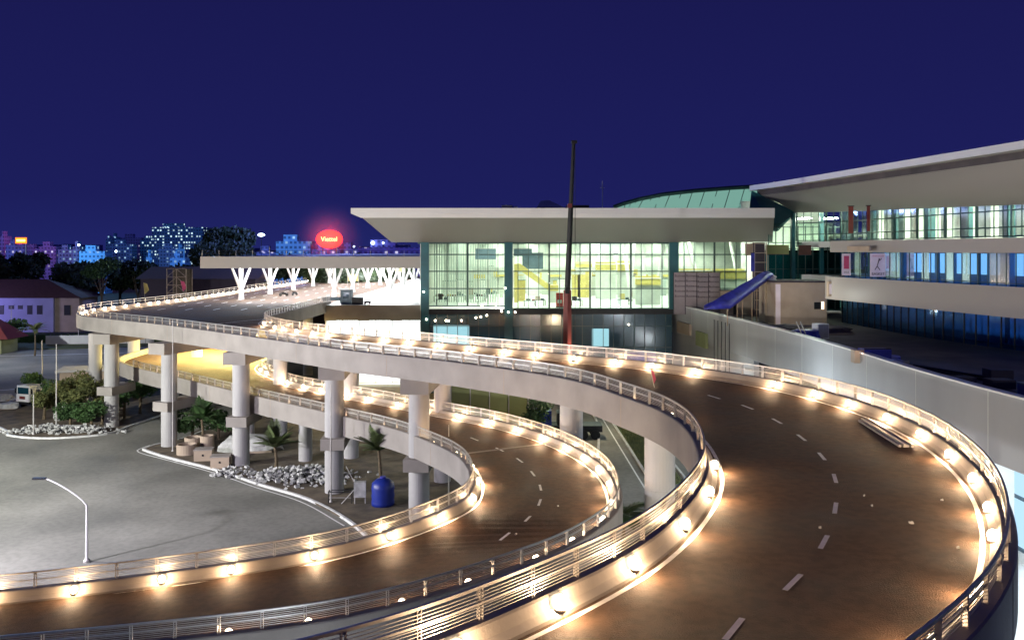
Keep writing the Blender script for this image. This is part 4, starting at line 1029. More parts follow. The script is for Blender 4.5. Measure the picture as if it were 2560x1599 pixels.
# left roads
tag(MB().sweep(smooth([(-150,172,.004),(-110,176,.004),(-84,182,.004),(-60,190,.004)], 3), [(-.15,0),(.15,0),(.15,.01),(-.15,.01)]).build('road_marking', 'stripe'), kind='structure')
tag(MB().sweep(smooth([(-110,118,.004),(-85,131,.004),(-66,143,.004),(-50,160,.004)], 3), [(-.12,0),(.12,0),(.12,.01),(-.12,.01)]).build('road_marking', 'stripe'), kind='structure')
tag(MB().poly([(-150,184),(-104,188),(-62,200),(-62,212),(-150,206)], .15, 0).build('grass_verge', 'grass'), kind='structure')
tag(MB().poly([(-75,99),(-64,100),(-67,106),(-74,118),(-80,118)], .05, 0).build('concrete_apron', 'conc'), kind='structure')
wbar = thing('white_barrier', 'long low white site barrier beyond the left road', 'barrier', (-106, 194, 0))
m = MB(); m.obox((10,4.2,1.2),(24,.2,2.0),.12); m.build('panel', 'white', wbar)
for k_ in range(6): MB().box(-1+k_*4.2,-.8+k_*4.2,2.8+k_*.5,3+k_*.5,0,2.3).build('post', 'steel2', wbar)

# purple-lit house
hs_ = thing('roadside_house', 'long pale mauve house with a brown hipped roof at the left edge', 'house', (-118, 228, 0))
MB().box(-35, -5, 0, 12, 0, 9.2).build('wall', 'mauve', hs_); MB().box(-5,1.5,.8,11,0,9.2).build('wall', 'beige', hs_)
vs = [(-36,-1,9.2),(3,-1,9.2),(3,13,9.2),(-36,13,9.2),(-30,6,14),(-10,6,14)]
MB().add(vs, [(0,1,5,4),(1,2,5),(2,3,4,5),(3,0,4),(3,2,1,0)]).build('roof', 'rooft', hs_)
for x_, w_ in ((-22,1.7),(-20,1.7),(-17,1.4),(-14.5,1.2),(-12,1.3),(-9.4,1.4)):
    hh = 2.4 if w_ in (1.7,1.3,1.4) and x_ != -17 else 1.0
    wn = MB().box(x_, x_+w_, -.1, .02, 6.3-hh+.9, 7.2).build('window', 'dark', hs_)
    MB().box(x_-.1, x_+w_+.1, -.14, -.1, 7.2, 7.35).build('lintel', 'mauve', wn)
MB().box(-2.5,-.8,.65,.82,4.5,7.2).build('window', 'dark', hs_)
h2 = thing('gate_lodge', 'small lodge with steep red roof at the left edge', 'house', (-107.2, 180, 0))
MB().box(-10, -1, 0, 6, 0, 3.2).build('wall', 'olive', h2)
MB().add([(-11,-1,3.2),(1,-1,3.2),(1,7,3.2),(-11,7,3.2),(-11,3,8.0),(-4.5,3,8.0)], [(0,1,5,4),(1,2,5),(2,3,4,5),(0,4,3),(3,2,1,0)]).build('roof', 'roofr', h2)
MB().box(-4,-2.8,-.05,0,0,2.2).build('door', 'dark', h2)

# truck
tr = thing('dump_truck', 'white flatbed truck with a red number board facing us by the left road', 'truck', P(58,1020,22)+(0.03,), rz=-.35)
tr.location.z = .03
MB().box(-1.2,1.2,0,2.0,.9,3.1).box(-1.15,1.15,-.12,0,.9,1.9).build('cab', 'white', tr)
MB().box(-1.02,1.02,-.03,.0,1.95,2.85).build('windscreen', 'glassd', tr); MB().box(-.55,.5,-.15,-.12,1.25,1.65).build('number_board', 'red', tr)
MB().box(-1.25,1.25,-.2,.1,.55,.9).build('bumper', 'dark', tr); MB().box(-1.25,1.25,2.2,8.2,1.05,2.5).build('cargo_box', 'wallW', tr); MB().box(-1.0,1.0,0,8,.7,1.04).build('chassis', 'dark', tr)
for sx in (-1,1):
    MB().box(sx*.95-.18,sx*.95+.18,-.15,-.12,1.0,1.22).build('headlight', 'banner', tr); MB().tube((sx*1.2,.15,2.2),(sx*1.5,.05,2.4),.03,5).box(sx*1.5-.1,sx*1.5+.1,0,.1,2.0,2.7).build('mirror', 'dark', tr)
    for y_ in (1,5.4,6.7):
        wh = MB().tube((sx*.85,y_,.5),(sx*1.2,y_,.5),.5,18).build('wheel', 'black', tr); MB().tube((sx*1.19,y_,.5),(sx*1.22,y_,.5),.24,12).build('rim', 'steel2', wh)
for i, (a_, b2_, l) in enumerate(((10,1000,'leftmost scrap pile'),(22,1022,'scrap pile left of the truck'))):
    p = P(a_, b2_, 22); heap(l+' of grey rubble on the apron', 'rock', p[0], p[1], .02, 1.6, 1.2, .9, 'scrap_heap')

# poles
def pole(label, nx, yb, yt, Y=None, r=.08, arm=None, mat='steel2'):
    if Y is None: Y = 22*F/(yb-HZ)
    x = (nx-CX)*Y/F; z = H-(yt-HZ)*Y/F
    t = thing('lamp_post', label, 'post', (x, Y, 0)); MB().tube((0,0,0),(0,0,z),r*1.3,10,r*.7).build('pole', mat, t); MB().lathe((0,0,0),[(r*2.6,0),(r*2.6,.12),(r*1.3,.3)],10).build('base', 'steel2', t)
    if arm:
        m = MB(); n = 8; L, hgt = arm; pr = None
        for i in range(n+1):
            a = i/n; q = (-L*math.sin(a*PI/2)**1.0*a**.3, 0, z-.02+hgt*math.sin(a*PI/2))
            if pr: m.tube(pr, q, r*.6, 8)
            pr = q
        m.build('arm', mat, t); MB().obox((pr[0]-.35,0,pr[2]),(.9,.3,.12)).build('lamp_head', 'dark', t)
    return t
pole('tall thin unlit pole in front of the mauve house', 28, 862, 765)
pole('left of two thin white poles rising from the bushy island', 105, 1010, 850)
pole('right and tallest thin white pole rising from the bushy island', 141, 1070, 858)
pole('short white pole at the kerb of the bushy island', 84, 1088, 985)
sp_ = pole('curved-arm street lamp standing on the grey road at lower left, lamp off', 217, 0, 1262, Y=60, r=.09, arm=(3.0,1.9), mat='white')
pole('slim grey pole beside the second front pier', 432, 1130, 800, r=.06)
pole('slim pole in front of the fourth front pier', 827, 1258, 960, r=.06)
pole('slim pale pole left of the lower ramp bend', 1122, 0, 1062, Y=71, r=.055)
pole('thin trunk-like post beyond the left road', 196, 860, 800)

# ------------------------------------------------------------------ vegetation
def leafblob(b, c, rad, n, s, flat=.8):
    for _ in range(n):
        while True:
            v = Vector((random.uniform(-1,1), random.uniform(-1,1), random.uniform(-1,1)))
            if .25 < v.length < 1: break
        p = Vector(c)+Vector((v.x*rad, v.y*rad, v.z*rad*flat))
        u = Vector((random.gauss(0,1), random.gauss(0,1), random.gauss(0,1))).normalized(); w_ = u.orthogonal().normalized()
        q = s*random.uniform(.6,1.4)
        b.add([p-u*q, p+w_*q*.45, p+u*q, p-w_*q*.45], [(0,1,2,3)])
def tree(label, x, y, h, cr, mat='leafA', n=900, s=.45, name='broadleaf_tree', group=None, z=0, flat=.75, tr=True, cat='tree'):
    t = thing(name, label, cat, (x, y, z), group)
    b = MB(); b.tube((0,0,0),(.1,0,h*.45),cr*.08+.05,8,cr*.05+.03)
    cl = []
    for i in range(7):
        a = random.uniform(0,2*PI); d = cr*random.uniform(.2,.7); zz_ = h-cr*flat*random.uniform(.5,1.5)
        c = (d*math.cos(a), d*math.sin(a), max(zz_, cr*.35)); cl.append(c); b.tube((.1,0,h*.42), c, cr*.035+.02, 5, .02)
    b.build('trunk', 'bark', t)
    m = MB()
    for c in cl: leafblob(m, c, cr*random.uniform(.4,.6), n//7, s, flat)
    m.build('crown', mat, t); return t
def palm(label, x, y, h, L=2.4, n=16, up=1.0, mat='palm', z=0.1, name='palm_tree', bundle=False):
    t = thing(name, label, 'palm', (x, y, z)); b = MB(); k = 7
    for i in range(k): b.tube((.12*math.sin(i*.5),0,h*i/k),(.12*math.sin((i+1)*.5),0,h*(i+1)/k),.20-.01*i,9,.17-.01*i)
    b.build('trunk', 'bark', t); b = MB()
    for i in range(n):
        a = 2*PI*i/n+random.uniform(-.2,.2); el = random.uniform(.35,1.25)*up; pr = Vector((0,0,h)); d = Vector((math.cos(a)*math.cos(el), math.sin(a)*math.cos(el), math.sin(el)))
        segs = 7; sl = L*random.uniform(.8,1.1)/segs
        for j in range(segs):
            nx_ = pr+d*sl; b.tube(pr, nx_, .025, 4, .015)
            sd = d.cross(Vector((0,0,1))); sd = sd.normalized() if sd.length > .05 else Vector((1,0,0))
            for s_ in (-1,1):
                for q_ in (.1,.4,.7,.95):
                    o = pr.lerp(nx_, q_); ll = .62*math.sin(PI*min(1,(j+q_+.6)/segs*.95))+.12
                    tip = o+sd*s_*ll+d*ll*.7+Vector((0,0,-.12*ll)); wv = d*.09
                    b.add([o-wv, o+wv, tip], [(0,1,2)])
            pr = nx_; d = (d+Vector((0,0,-.13*(2-up)))).normalized()
    b.build('crown', mat, t); 
    return t
p = P(948,1262,22); palm('slender palm with bundled grey-green fronds in front of the blue tank', p[0], p[1], 4.6, 2.3, 18, 1.15)
p = P(688,1186,22); palm('olive palm between the middle and fourth front piers', p[0], p[1], 2.6, 2.7, 15, 1.15)
p = P(505,1122,22); palm('dark palm left of the middle front pier', p[0], p[1], 3.2, 2.6, 18, 1.0, 'leafC')
palm('palm crown peeping over the bend of the lower ramp', 7.6, 58.5, 3.7, 2.2, 16, .7, 'leafC')
p = P(87,985,22); palm('small palm beside the mauve house road', P(87,890,22)[0], P(87,890,22)[1], 5.2, 3.4, 16, .8, 'leafB')
p = P(88,1010,22); tree('small round-crowned tree behind the truck', p[0], p[1], 4.8, 1.9, 'leafC', 900, .22)
for i, (a_, b2_, h_, r_, mt) in enumerate([(110,1050,3.4,1.8,'leafB'),(150,1040,4.2,2.0,'leafB'),(175,1065,3.0,1.6,'leafC'),(205,1058,4.8,2.1,'leafB'),(228,1078,3.4,1.7,'leafC'),(240,1045,5.0,2.0,'leafB'),(185,1030,5.0,2.0,'leafB'),(130,1020,3.6,1.8,'leafC'),(255,1062,3.4,1.6,'leafB')]):
    p = P(a_, b2_, 22); tree(f'{ordn(i)} untidy olive shrub of the bushy island, counted among its overlapping shrubs', p[0], p[1], h_*1.12, r_*1.15, mt, 1500, .17, 'shrub', 'shrubs on the left island', cat='shrub')
for i, (a_, b2_, h_, r_) in enumerate([(480,1105,4.5,2.3),(545,1100,4.0,2.2),(310,1050,5.2,2.4),(350,1035,5.0,2.2)]):
    p = P(a_, b2_, 22); tree(['dark green shrub left of the dark palm','dark green shrub right of the dark palm','dark shrub right of the leftmost front pier','dark shrub under the lower ramp at the left'][i], p[0], p[1], h_, r_, 'leafC', 1100, .2, 'shrub', cat='shrub')
p = (2.4, 98); tree('green bush beside the ground-level road under the wide curve', p[0], p[1], 5.2, 2.4, 'leafC', 1200, .2, 'shrub', cat='shrub')
p = P(18,862,22); tree('clipped green bush at the far left road edge', p[0], p[1], 6.5, 4.2, 'leafC', 1500, .4, 'shrub', cat='shrub')
tree('great dark spreading tree standing above the canopy roof', PY(560,640,260)[0], 260, 31, 10.5, 'leafA', 6000, .7)
for k_ in range(26):
    x_ = -170+k_*5.4+random.uniform(-2,2); y_ = 245+random.uniform(-12,30)
    if -128 < x_ < -112: y_ = 260
    h_ = H+random.uniform(-4.5,.2)*1.0
    tree(f'{ordn(k_)} tree from the left in the dark belt behind the ramps', x_, y_, h_, random.uniform(5,7.5), 'leafA', 1500, .8, 'broadleaf_tree', 'dark trees behind the ramps')
tree('green-lit tree in front of the far town', PY(245,640,230)[0], 232, 21.5, 5, 'leafC', 1800, .5)
gr = MB()
for _ in range(9000):
    x_ = random.uniform(-150,-62); y_ = random.uniform(200,216); hh = random.uniform(.4,1.4)
    gr.add([(x_-.15,y_,.1),(x_+.15,y_,.1),(x_+random.uniform(-.3,.3),y_,hh)], [(0,1,2)])
tag(gr.build('tall_grass', 'leafC'), 'strip of tall green grass between the left road and the mauve house', 'grass', kind='stuff')
gr = MB()
for _ in range(3500):
    x_ = random.uniform(13.2,16); y_ = random.uniform(80,127); hh = random.uniform(.25,.6)
    gr.add([(x_-.08,y_,.12),(x_+.08,y_,.12),(x_+random.uniform(-.2,.2),y_+random.uniform(-.2,.2),hh)], [(0,1,2)])
tag(gr.build('ground_cover', 'leafB'), 'weedy ground cover on the narrow median', 'grass', kind='stuff')

# rubble & yard objects
def rubble(label, cx_, cy_, n, sp_x, sp_y, s, hh, mat='rock'):
    b = MB()
    for _ in range(n):
        x_ = random.gauss(0,.45); y_ = random.gauss(0,.45); z_ = max(0, hh*(1-x_*x_-y_*y_))*random.random(); q = s*random.uniform(.4,1.3)
        b.obox((cx_+x_*sp_x, cy_+y_*sp_y, .15+z_), (q, q*.8, q*.5), random.uniform(0,3), (random.uniform(-.6,.6), random.uniform(-.6,.6)))
    tag(b.build('rubble', mat), label, 'rubble', kind='stuff')
for nx, ny, n, sx, sy, l in [(765,1195,420,4.2,3.4,'large heap of broken white rubble beside the fourth front pier'),(680,1197,120,1.9,1.6,'small white rubble heap at the foot of the olive palm'),(592,1190,70,2.2,1.0,'thin scatter of white rubble near the kerb'),(120,1083,200,5,1.0,'line of white rubble along the bushy island kerb'),(230,1083,90,4,.8,'loose pale stones at the right end of the bushy island')]:
    p = P(nx, ny, 22); rubble(l, p[0], p[1], n, sx, sy, .36, 1.0)
p = P(598,1138,22); heap('heap of patterned pale tarpaulin behind the middle front pier', 'rock', p[0]+.6, p[1]+2, .14, 3.4, 1.8, 1.9)
p = P(458,1142,22)
def ring(label, x, y, r, h, rz=0):
    t = thing('concrete_ring', label, 'pipe', (x, y, .14), 'concrete well rings by the kerb', rz); b = MB(); n = 24; vs = []
    for (rr, z_) in ((r,0),(r,h),(r*.84,h),(r*.84,.02)):
        for i in range(n): a = 2*PI*i/n; vs.append((rr*math.cos(a), rr*math.sin(a), z_))
    b.add(vs, [(k*n+i, k*n+(i+1) % n, ((k+1) % 4)*n+(i+1) % n, ((k+1) % 4)*n+i) for k in range(4) for i in range(n)]); b.build('ring', 'beige', t); MB().lathe((0,0,h), [(r*1.06,-.18),(r*1.06,-.1)], 24).build('collar', 'conc', t) if False else None
    return t
ring('large open concrete ring nearest the island tip', p[0], p[1]+1, 1.05, 1.05)
p = P(475,1122,22); ring('concrete ring half hidden behind the large open ring', p[0], p[1]+1, .95, 1.0); p = P(513,1128,22); ring('upright concrete ring beside the dark palm trunk', p[0], p[1]+.6, .75, 1.5)
for i, (a_, b2_) in enumerate(((510,1152),(552,1170))):
    p = P(a_, b2_, 22); solid('planter_block', ['low dull concrete block left of the middle front pier','bright square concrete planter at the foot of the middle front pier'][i], 'block', [('body','beige',MB().box(-.9,.9,-.6,.6,0,1.1)),('rim','conc',MB().box(-.95,.95,-.65,.65,1.1,1.2)),('hole','dark',MB().box(-.1,.1,-.62,-.6,.5,.7))], (p[0],p[1],.14), .15)
p = P(952,1275,22)
bt = thing('water_tank', 'upright deep blue plastic tank behind the slender palm', 'tank', (p[0], p[1]+1.2, .14)); bt.scale = (.78, .78, .85); MB().lathe((0,0,0), [(1.25,0),(1.28,.3),(1.22,.6),(1.28,.9),(1.22,1.3),(1.28,1.7),(1.2,2.2),(.7,2.6),(.3,2.7)], 22).build('shell', 'bluetank', bt, smooth=True); MB().lathe((0,0,2.68), [(.32,0),(.32,.18)], 14).build('lid', 'bluetarp', bt)
p = P(900,1262,22); solid('electrical_cabinet', 'small pale cabinet on a stand left of the blue tank', 'cabinet', [('box','rock',MB().box(-.5,.5,-.3,.3,.6,1.9)),('leg','steel2',MB().tube((-.45,0,0),(-.45,0,.6),.05,5)),('leg','steel2',MB().tube((.45,0,0),(.45,0,.6),.05,5)),('strut','steel2',MB().tube((-.5,0,1.9),(-1.2,.2,3.2),.04,5).tube((-.5,0,1.2),(-1.6,.1,0),.04,5))], (p[0],p[1],.14), .1)
p = P(850,1262,22); fr_ = MB()
for (a1,b1_) in (((-1,0,0),(-1,0,1)),((1,0,0),(1,0,1)),((-1,0,1),(1,0,1)),((-1,.6,0),(-1,.6,1)),((1,.6,0),(1,.6,1)),((-1,.6,1),(1,.6,1)),((-1,0,1),(-1,.6,1)),((1,0,1),(1,.6,1))): fr_.tube(a1, b1_, .04, 5)
solid('trestle', 'low dark steel frame at the foot of the fourth front pier', 'frame', [('frame','dark',fr_),('rail','steel2',MB().tube((-1,0,.5),(1,0,.5),.025,5))], (p[0],p[1],.14))
wbx = P(185,1085,22); solid('concrete_slab', 'white rectangular slab lying at the foot of the tallest white pole', 'slab', [('slab','white',MB().box(-2.2,2.2,-.5,.5,0,.6)),('edge','rock',MB().box(-2.25,2.25,-.55,-.5,0,.25))], (wbx[0]-2,wbx[1]+1.4,.14))
for i, (a_, b2_) in enumerate(((150,1052),(165,1020))): 
    p = P(a_, b2_, 22); solid('sack', ['beige builders sack among the island shrubs, left','beige builders sack among the island shrubs, right'][i], 'sack', [('sack','rock',MB().lathe((0,0,0),[(.6,0),(.8,.4),(.7,1.0),(.4,1.3)],10)),('tie','dark',MB().tube((-.3,0,1.3),(.3,0,1.35),.05,5))], (p[0],p[1],.14))
p = P(168,1058,22); solid('oil_drum', 'rusty red drum among the island shrubs', 'drum', [('body','red',MB().lathe((0,0,0),[(.6,0),(.62,.4),(.6,.8),(.56,.9)],14)),('lid','dark',MB().lathe((0,0,.9),[(.5,0),(.4,.06)],14))], (p[0],p[1]-.4,1.0))
wb2 = thing('site_hut', 'flat-roofed beige hut behind the bushy island', 'hut', (-60, 122, .03), rz=.25)
MB().box(-4.5,1.5,0,4,0,4.6).build('wall', 'beige', wb2); MB().box(-5,2,-.6,4.5,4.6,4.9).build('roof', 'wallW', wb2); MB().box(-.5,1,-.05,0,1.2,3.4).build('window', 'dark', wb2); MB().box(1.52,1.7,-.4,4,0,4.6).build('end_wall', 'white', wb2)
gb = thing('site_hoarding', 'low olive-green panelled hoarding seen beneath the upper ramp', 'hoarding', (-7.6, 106, 0)); MB().box(0,9.6,0,.15,0,6.2).build('panel', 'olive', gb)
for k_ in range(5): MB().box(k_*2.4-.06,k_*2.4+.06,-.08,0,0,6.3).build('post', 'steel2', gb)
# crane with long boom
cr = thing('mobile_crane', 'mobile crane with red lower boom and tall dark mast in front of the glass hall', 'crane', (6.5, 100, 0))
MB().tube((-.05,0,2.2),(.02,0,17.3),.54,4,.46).build('boom_base', 'red', cr); MB().tube((.02,0,17.3),(.42,0,27),.34,4,.30).build('boom_section', 'dark', cr); MB().tube((.42,0,27),(.75,0,34.6),.26,4,.2).build('boom_tip', 'dark', cr)
MB().obox((.8,0,34.7),(.7,.4,.35)).build('boom_head', 'dark', cr); MB().tube((.9,-.3,34.5),(.9,-.3,6),.03,4).build('cable', 'dark', cr)
MB().box(-.25,.25,-.5,.3,16.9,17.7).build('collar', 'dark', cr); MB().obox((.3,0,27.2),(.5,.5,.5)).build('red_marker', 'red', cr)
MB().box(-4,4,-1.3,1.3,.9,1.6).build('chassis', 'dark', cr); MB().box(-3.9,-1.9,-1.2,1.2,1.6,3.3).build('cab', 'bluetank', cr); MB().box(-1.2,1.4,-1.1,1.1,1.6,3.0).build('turntable', 'dark', cr)
for x_ in (-3,-1.6,1.8,3.2):
    for sy in (-1.25,1.25): MB().tube((x_,sy-.18,.55),(x_,sy+.18,.55),.55,14).build('wheel', 'black', cr)
solid('blue_awning', 'purple-blue curved awning on the ground by the pale wall, behind the ramp lamps', 'awning', [('cover','bluetarp',MB().tube((-2,0,2.2),(2,0,2.2),1.2,12)),('leg','steel2',MB().tube((-1.9,0,0),(-1.9,0,2.2),.06,5).tube((1.9,0,0),(1.9,0,2.2),.06,5)),('cloth','mauve',MB().box(-2.2,2.2,-1.25,-1.2,.6,1.6))], PY(1600,860,112)[:2]+(5.2,))
# steel sections lying on the ramp beside the outer kerb
a = Vector(P(2148,1054,H-ZU)).to_3d(); b_ = Vector(P(2250,1118,H-ZU)).to_3d()
sb = thing('steel_section', 'bundle of long pale steel channels lying on the upper ramp beside the outer kerb', 'steel bundle', (0,0,0))
d = (b_-a).normalized(); nn = Vector((-d.y, d.x, 0))
for k_ in range(4):
    m = MB(); o1 = a+nn*(k_*.17)-d*(.1*k_); o2 = b_+nn*(k_*.17)+d*(.12*(k_ % 2)); c = (o1+o2)/2; L_ = (o2-o1).length
    m.obox((c.x,c.y,ZU+.07+.04*(k_ % 2)),(L_,.12,.10+.05*(k_ % 2)),math.atan2(d.y,d.x)); m.build('channel', 'steel2', sb)
# flags and cloths on the ramps
def cloth(label, nx, ny, h, mat, w_=.5, hh=1.0, lean=.25):
    Y = h*F/(ny-HZ); x_ = (nx-CX)*Y/F; t = thing('ribbon_flag', label, 'flag', (x_, Y, H-h))
    MB().tube((0,0,0),(-lean,0,hh+.2),.025,5).build('stick', 'steel2', t)
    MB().add([(-lean*.2,.02,hh*.2),(w_-lean,.05,hh*.5),(w_*.6-lean,.1,hh),(-lean,.02,hh+.15),(-lean*.2,-.02,hh*.2),(w_-lean,.0,hh*.5),(w_*.6-lean,.05,hh),(-lean,-.02,hh+.15)],[(0,1,2,3),(7,6,5,4),(0,4,5,1),(1,5,6,2),(2,6,7,3),(3,7,4,0)]).build('cloth', mat, t)
cloth('bright pink ribbon tied to the near railing of the upper ramp', 1636, 968, H-ZU-.6, 'pinkink', .35, 1.0)
cloth('yellow ribbon on the far railing of the departures road', 362, 742, H-ZU-.6, 'yellow', 1.0, 2.4)
cloth('pink ribbon on the far railing of the departures road', 459, 735, H-ZU-.6, 'pinkink', 1.1, 2.4, .6)
p = P(655,842,H-ZU-.3); heap('lime yellow bag hanging over the near railing of the upper ramp', 'yellow', p[0], p[1]-.2, ZU+.1, .55, .25, .9, 'yellow_bag', 'bag')
# small debris on road
for i, (a_, b2_, q) in enumerate(((2278,1308,.09),(2160,1240,.045),(2355,1251,.05),(2395,1370,.05),(1290,1335,.07),(2180,1265,.04),(2050,1320,.05),(1395,1265,.06))):
    p = P(a_, b2_, H-ZU) if a_ > 1500 else P(a_, b2_, H-ZL)
    solid('litter_scrap', ['white paper scrap in the middle of the upper ramp lane','tiny pale scrap left of the white paper scrap','pale scrap near the outer kerb at the apex','pale scrap lying low near the outer kerb','pale scrap on the lower ramp road','pale pebble beside the tiny scrap','pale smear of scrap on the inner lane','pale scrap on the right lane of the lower ramp'][i], 'litter', [('scrap','white',MB().obox((0,0,.03),(q*1.6,q,.05),i,(.1,.2)).obox((q*.5,q*.3,.05),(q*.6,q*.7,.04),i+1,(.4,.1)))], (p[0],p[1],ZU if a_ > 1500 else ZL))

# ------------------------------------------------------------------ lattice tower, canteen roof left of canopy
lt = thing('lattice_tower', 'square brown scaffolding tower beyond the departures road', 'scaffold', PY(449,740,215)[:2]+(0,))
m = MB()
for sx in (-2.4,0,2.4):
    for sy in (-2,2): m.tube((sx,sy,0),(sx,sy,17.4),.12,5)
m.build('upright', 'scaf', lt); m = MB()
for k_ in range(9):
    z_ = 1+k_*2.04; m.tube((-2.4,-2,z_),(2.4,-2,z_),.1,5); m.tube((-2.4,-2,z_),(0,-2,z_+2),.07,4) if z_ < 16 else 0; m.tube((2.4,-2,z_),(0,-2,z_+2),.07,4) if z_ < 16 else 0
m.build('brace', 'scaf', lt); MB().box(-2.3,2.3,1.8,1.95,0,17.2).build('backing_mesh', 'bark', lt)
solid('long_shed', 'long dark shed with a reddish roof behind the trees', 'shed', [('wall','ink',MB().box(-15,15,0,8,0,14.5)),('roof','rooft',MB().add([(-16,-1,14.5),(16,-1,14.5),(16,9,17.5),(-16,9,17.5),(-16,9,14.4),(16,9,14.4)],[(0,1,2,3),(3,2,5,4),(0,3,4),(1,5,2)]))], (-82,222,0))

# ------------------------------------------------------------------ skyline
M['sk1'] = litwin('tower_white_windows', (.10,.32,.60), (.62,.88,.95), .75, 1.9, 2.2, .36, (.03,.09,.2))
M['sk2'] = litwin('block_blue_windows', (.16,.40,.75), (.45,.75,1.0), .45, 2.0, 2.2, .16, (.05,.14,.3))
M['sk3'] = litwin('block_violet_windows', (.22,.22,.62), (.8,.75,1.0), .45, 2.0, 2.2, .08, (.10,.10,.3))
def pal(name, wall, em, es, lit, st, sx, sz, dn):
    m = litwin(name, wall, lit, st, sx, sz, dn); return m
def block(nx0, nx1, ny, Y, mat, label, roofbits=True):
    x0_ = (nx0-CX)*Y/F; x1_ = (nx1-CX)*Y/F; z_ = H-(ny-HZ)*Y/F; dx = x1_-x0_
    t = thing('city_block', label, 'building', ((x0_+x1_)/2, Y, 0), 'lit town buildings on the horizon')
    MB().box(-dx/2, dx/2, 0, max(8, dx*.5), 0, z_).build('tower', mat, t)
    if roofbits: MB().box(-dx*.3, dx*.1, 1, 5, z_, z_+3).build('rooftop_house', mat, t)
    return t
B_ = [(380,508,568,620,'sk1','tall wide apartment slab with many white lit windows, the highest of the town'),
      (0,10,590,500,'sk3','narrow violet-lit tower at the far left edge of the town'),(14,60,612,480,'sk3','violet block under the orange sign'),
      (96,140,616,520,'sk3','low block glowing pink at the left of the town'),(182,200,616,500,'sk2','small block with a white roof lamp'),
      (198,262,628,430,'sk2','pale turquoise low block in front of the town'),(264,276,598,640,'sk2','slim pair of dark blue towers, left one'),(279,290,592,660,'sk2','slim pair of dark blue towers, right one'),
      (274,330,610,600,'sk2','broad blue-lit block with one bright white window'),(300,352,594,680,'sk3','blue block with a stepped roof left of the tallest slab'),
      (350,395,600,640,'sk1','block with dense white windows joining the tallest slab'),(395,450,620,560,'sk2','low dim block below the tallest slab'),(440,462,622,480,'sk2','bright turquoise block at the foot of the tallest slab'),
      (365,380,640,420,'sk2','small cyan block behind the dark trees, left'),(425,462,644,400,'sk2','cyan block behind the dark trees, right'),
      (560,610,590,700,'sk2','dim block hidden behind the great dark tree'),(505,545,586,720,'sk1','block peeping over the great dark tree'),
      (60,95,622,520,'sk3','low violet block left of the pink one'),(145,182,624,520,'sk2','low dim block between the pink one and the roof lamp'),(690,776,603,380,'sk2','flat pale blue hall beyond the canopy, left of the red sign'),
      (640,690,630,420,'sk3','low dark block left of the pale blue hall'),(780,850,624,360,'sk3','low reddish block beneath the red sign'),(894,1050,618,330,'sk3','long low deep blue hall right of the red sign'),(850,894,622,400,'sk3','low dark block just right of the red sign')]
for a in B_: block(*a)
# far dark hinterland blocks so the horizon is not empty
tw = MB()
for _ in range(160):
    x_ = random.uniform(-900,900); y_ = random.uniform(900,1500); w_ = random.uniform(10,40); tw.box(x_,x_+w_,y_,y_+12,0,random.uniform(10,30))
tag(tw.build('distant_city', 'sk3'), 'faint mass of far town roofs along the horizon', 'town', kind='stuff')
for q, e_, c_ in (((-190,330,70),170000,(.25,.5,1)),((-230,400,30),45000,(.3,.7,1)),((-300,390,40),45000,(.45,.45,1)),((-120,330,45),60000,(.4,.6,1)),((-60,260,40),60000,(.2,.3,1)),((-275,490,35),12000,(1,.15,.35))): light('POINT', q, e_, c_, rad=2, name='town_fill_light')  # added point lights that brighten the town fronts, without lamps of their own
# signs on the skyline
sg = thing('neon_sign', 'round red neon sign with yellow lettering on a roof beyond the canopy', 'sign', PY(823,598,300))
sc_ = 300/F
b = MB(); n = 28; rx, rz_ = 33*sc_, 23*sc_
vs = [(rx*math.cos(2*PI*i/n), 0, rz_*math.sin(2*PI*i/n)) for i in range(n)]+[(rx*math.cos(2*PI*i/n), .5, rz_*math.sin(2*PI*i/n)) for i in range(n)]
b.add(vs, [tuple(range(n-1,-1,-1)), tuple(range(n,2*n))]+[(i,(i+1) % n,n+(i+1) % n,n+i) for i in range(n)]); b.build('disc', 'signred', sg)
text('lettering', 'Viettel', 2.3, 'signtext', (0,-.12,0), parent=sg, ext=.05, sx=.95)
MB().box(-2.5,-2.2,.5,.8,-14,0).box(2.2,2.5,.5,.8,-14,0).build('support', 'dark', sg)
light('POINT', PY(823,598,298), 14000, (1,.03,.02), rad=1.5)
hm, ht, ho = nt('haze')
pv = ht.nodes.new('ShaderNodeVolumePrincipled'); pv.inputs['Color'].default_value = (.9,.9,.95,1); pv.inputs['Anisotropy'].default_value = 0
tcn = ht.nodes.new('ShaderNodeTexCoord'); mpn = ht.nodes.new('ShaderNodeMapping'); mpn.inputs['Scale'].default_value = (1/14, 1/14, 1/14)
grn = ht.nodes.new('ShaderNodeTexGradient'); grn.gradient_type = 'SPHERICAL'; pwn = ht.nodes.new('ShaderNodeMath'); pwn.operation = 'POWER'; pwn.inputs[1].default_value = 2.2
mln = ht.nodes.new('ShaderNodeMath'); mln.operation = 'MULTIPLY'; mln.inputs[1].default_value = .035
ht.links.new(tcn.outputs['Object'], mpn.inputs[0]); ht.links.new(mpn.outputs[0], grn.inputs[0]); ht.links.new(grn.outputs[1], pwn.inputs[0]); ht.links.new(pwn.outputs[0], mln.inputs[0]); ht.links.new(mln.outputs[0], pv.inputs['Density'])
ht.links.new(pv.outputs[0], ho.inputs['Volume']); M['haze'] = hm; cy.volume_bounces = 0
hz = MB(); pr_ = [(max(.05, 14*math.cos(-PI/2+PI*i/14)), 14*math.sin(-PI/2+PI*i/14)) for i in range(15)]
hz.lathe((0,0,0), pr_, 28); tag(hz.build('haze', 'haze', smooth=True, loc=None), 'red-lit haze hanging round the neon sign', 'haze', kind='stuff').location = PY(823,594,300)
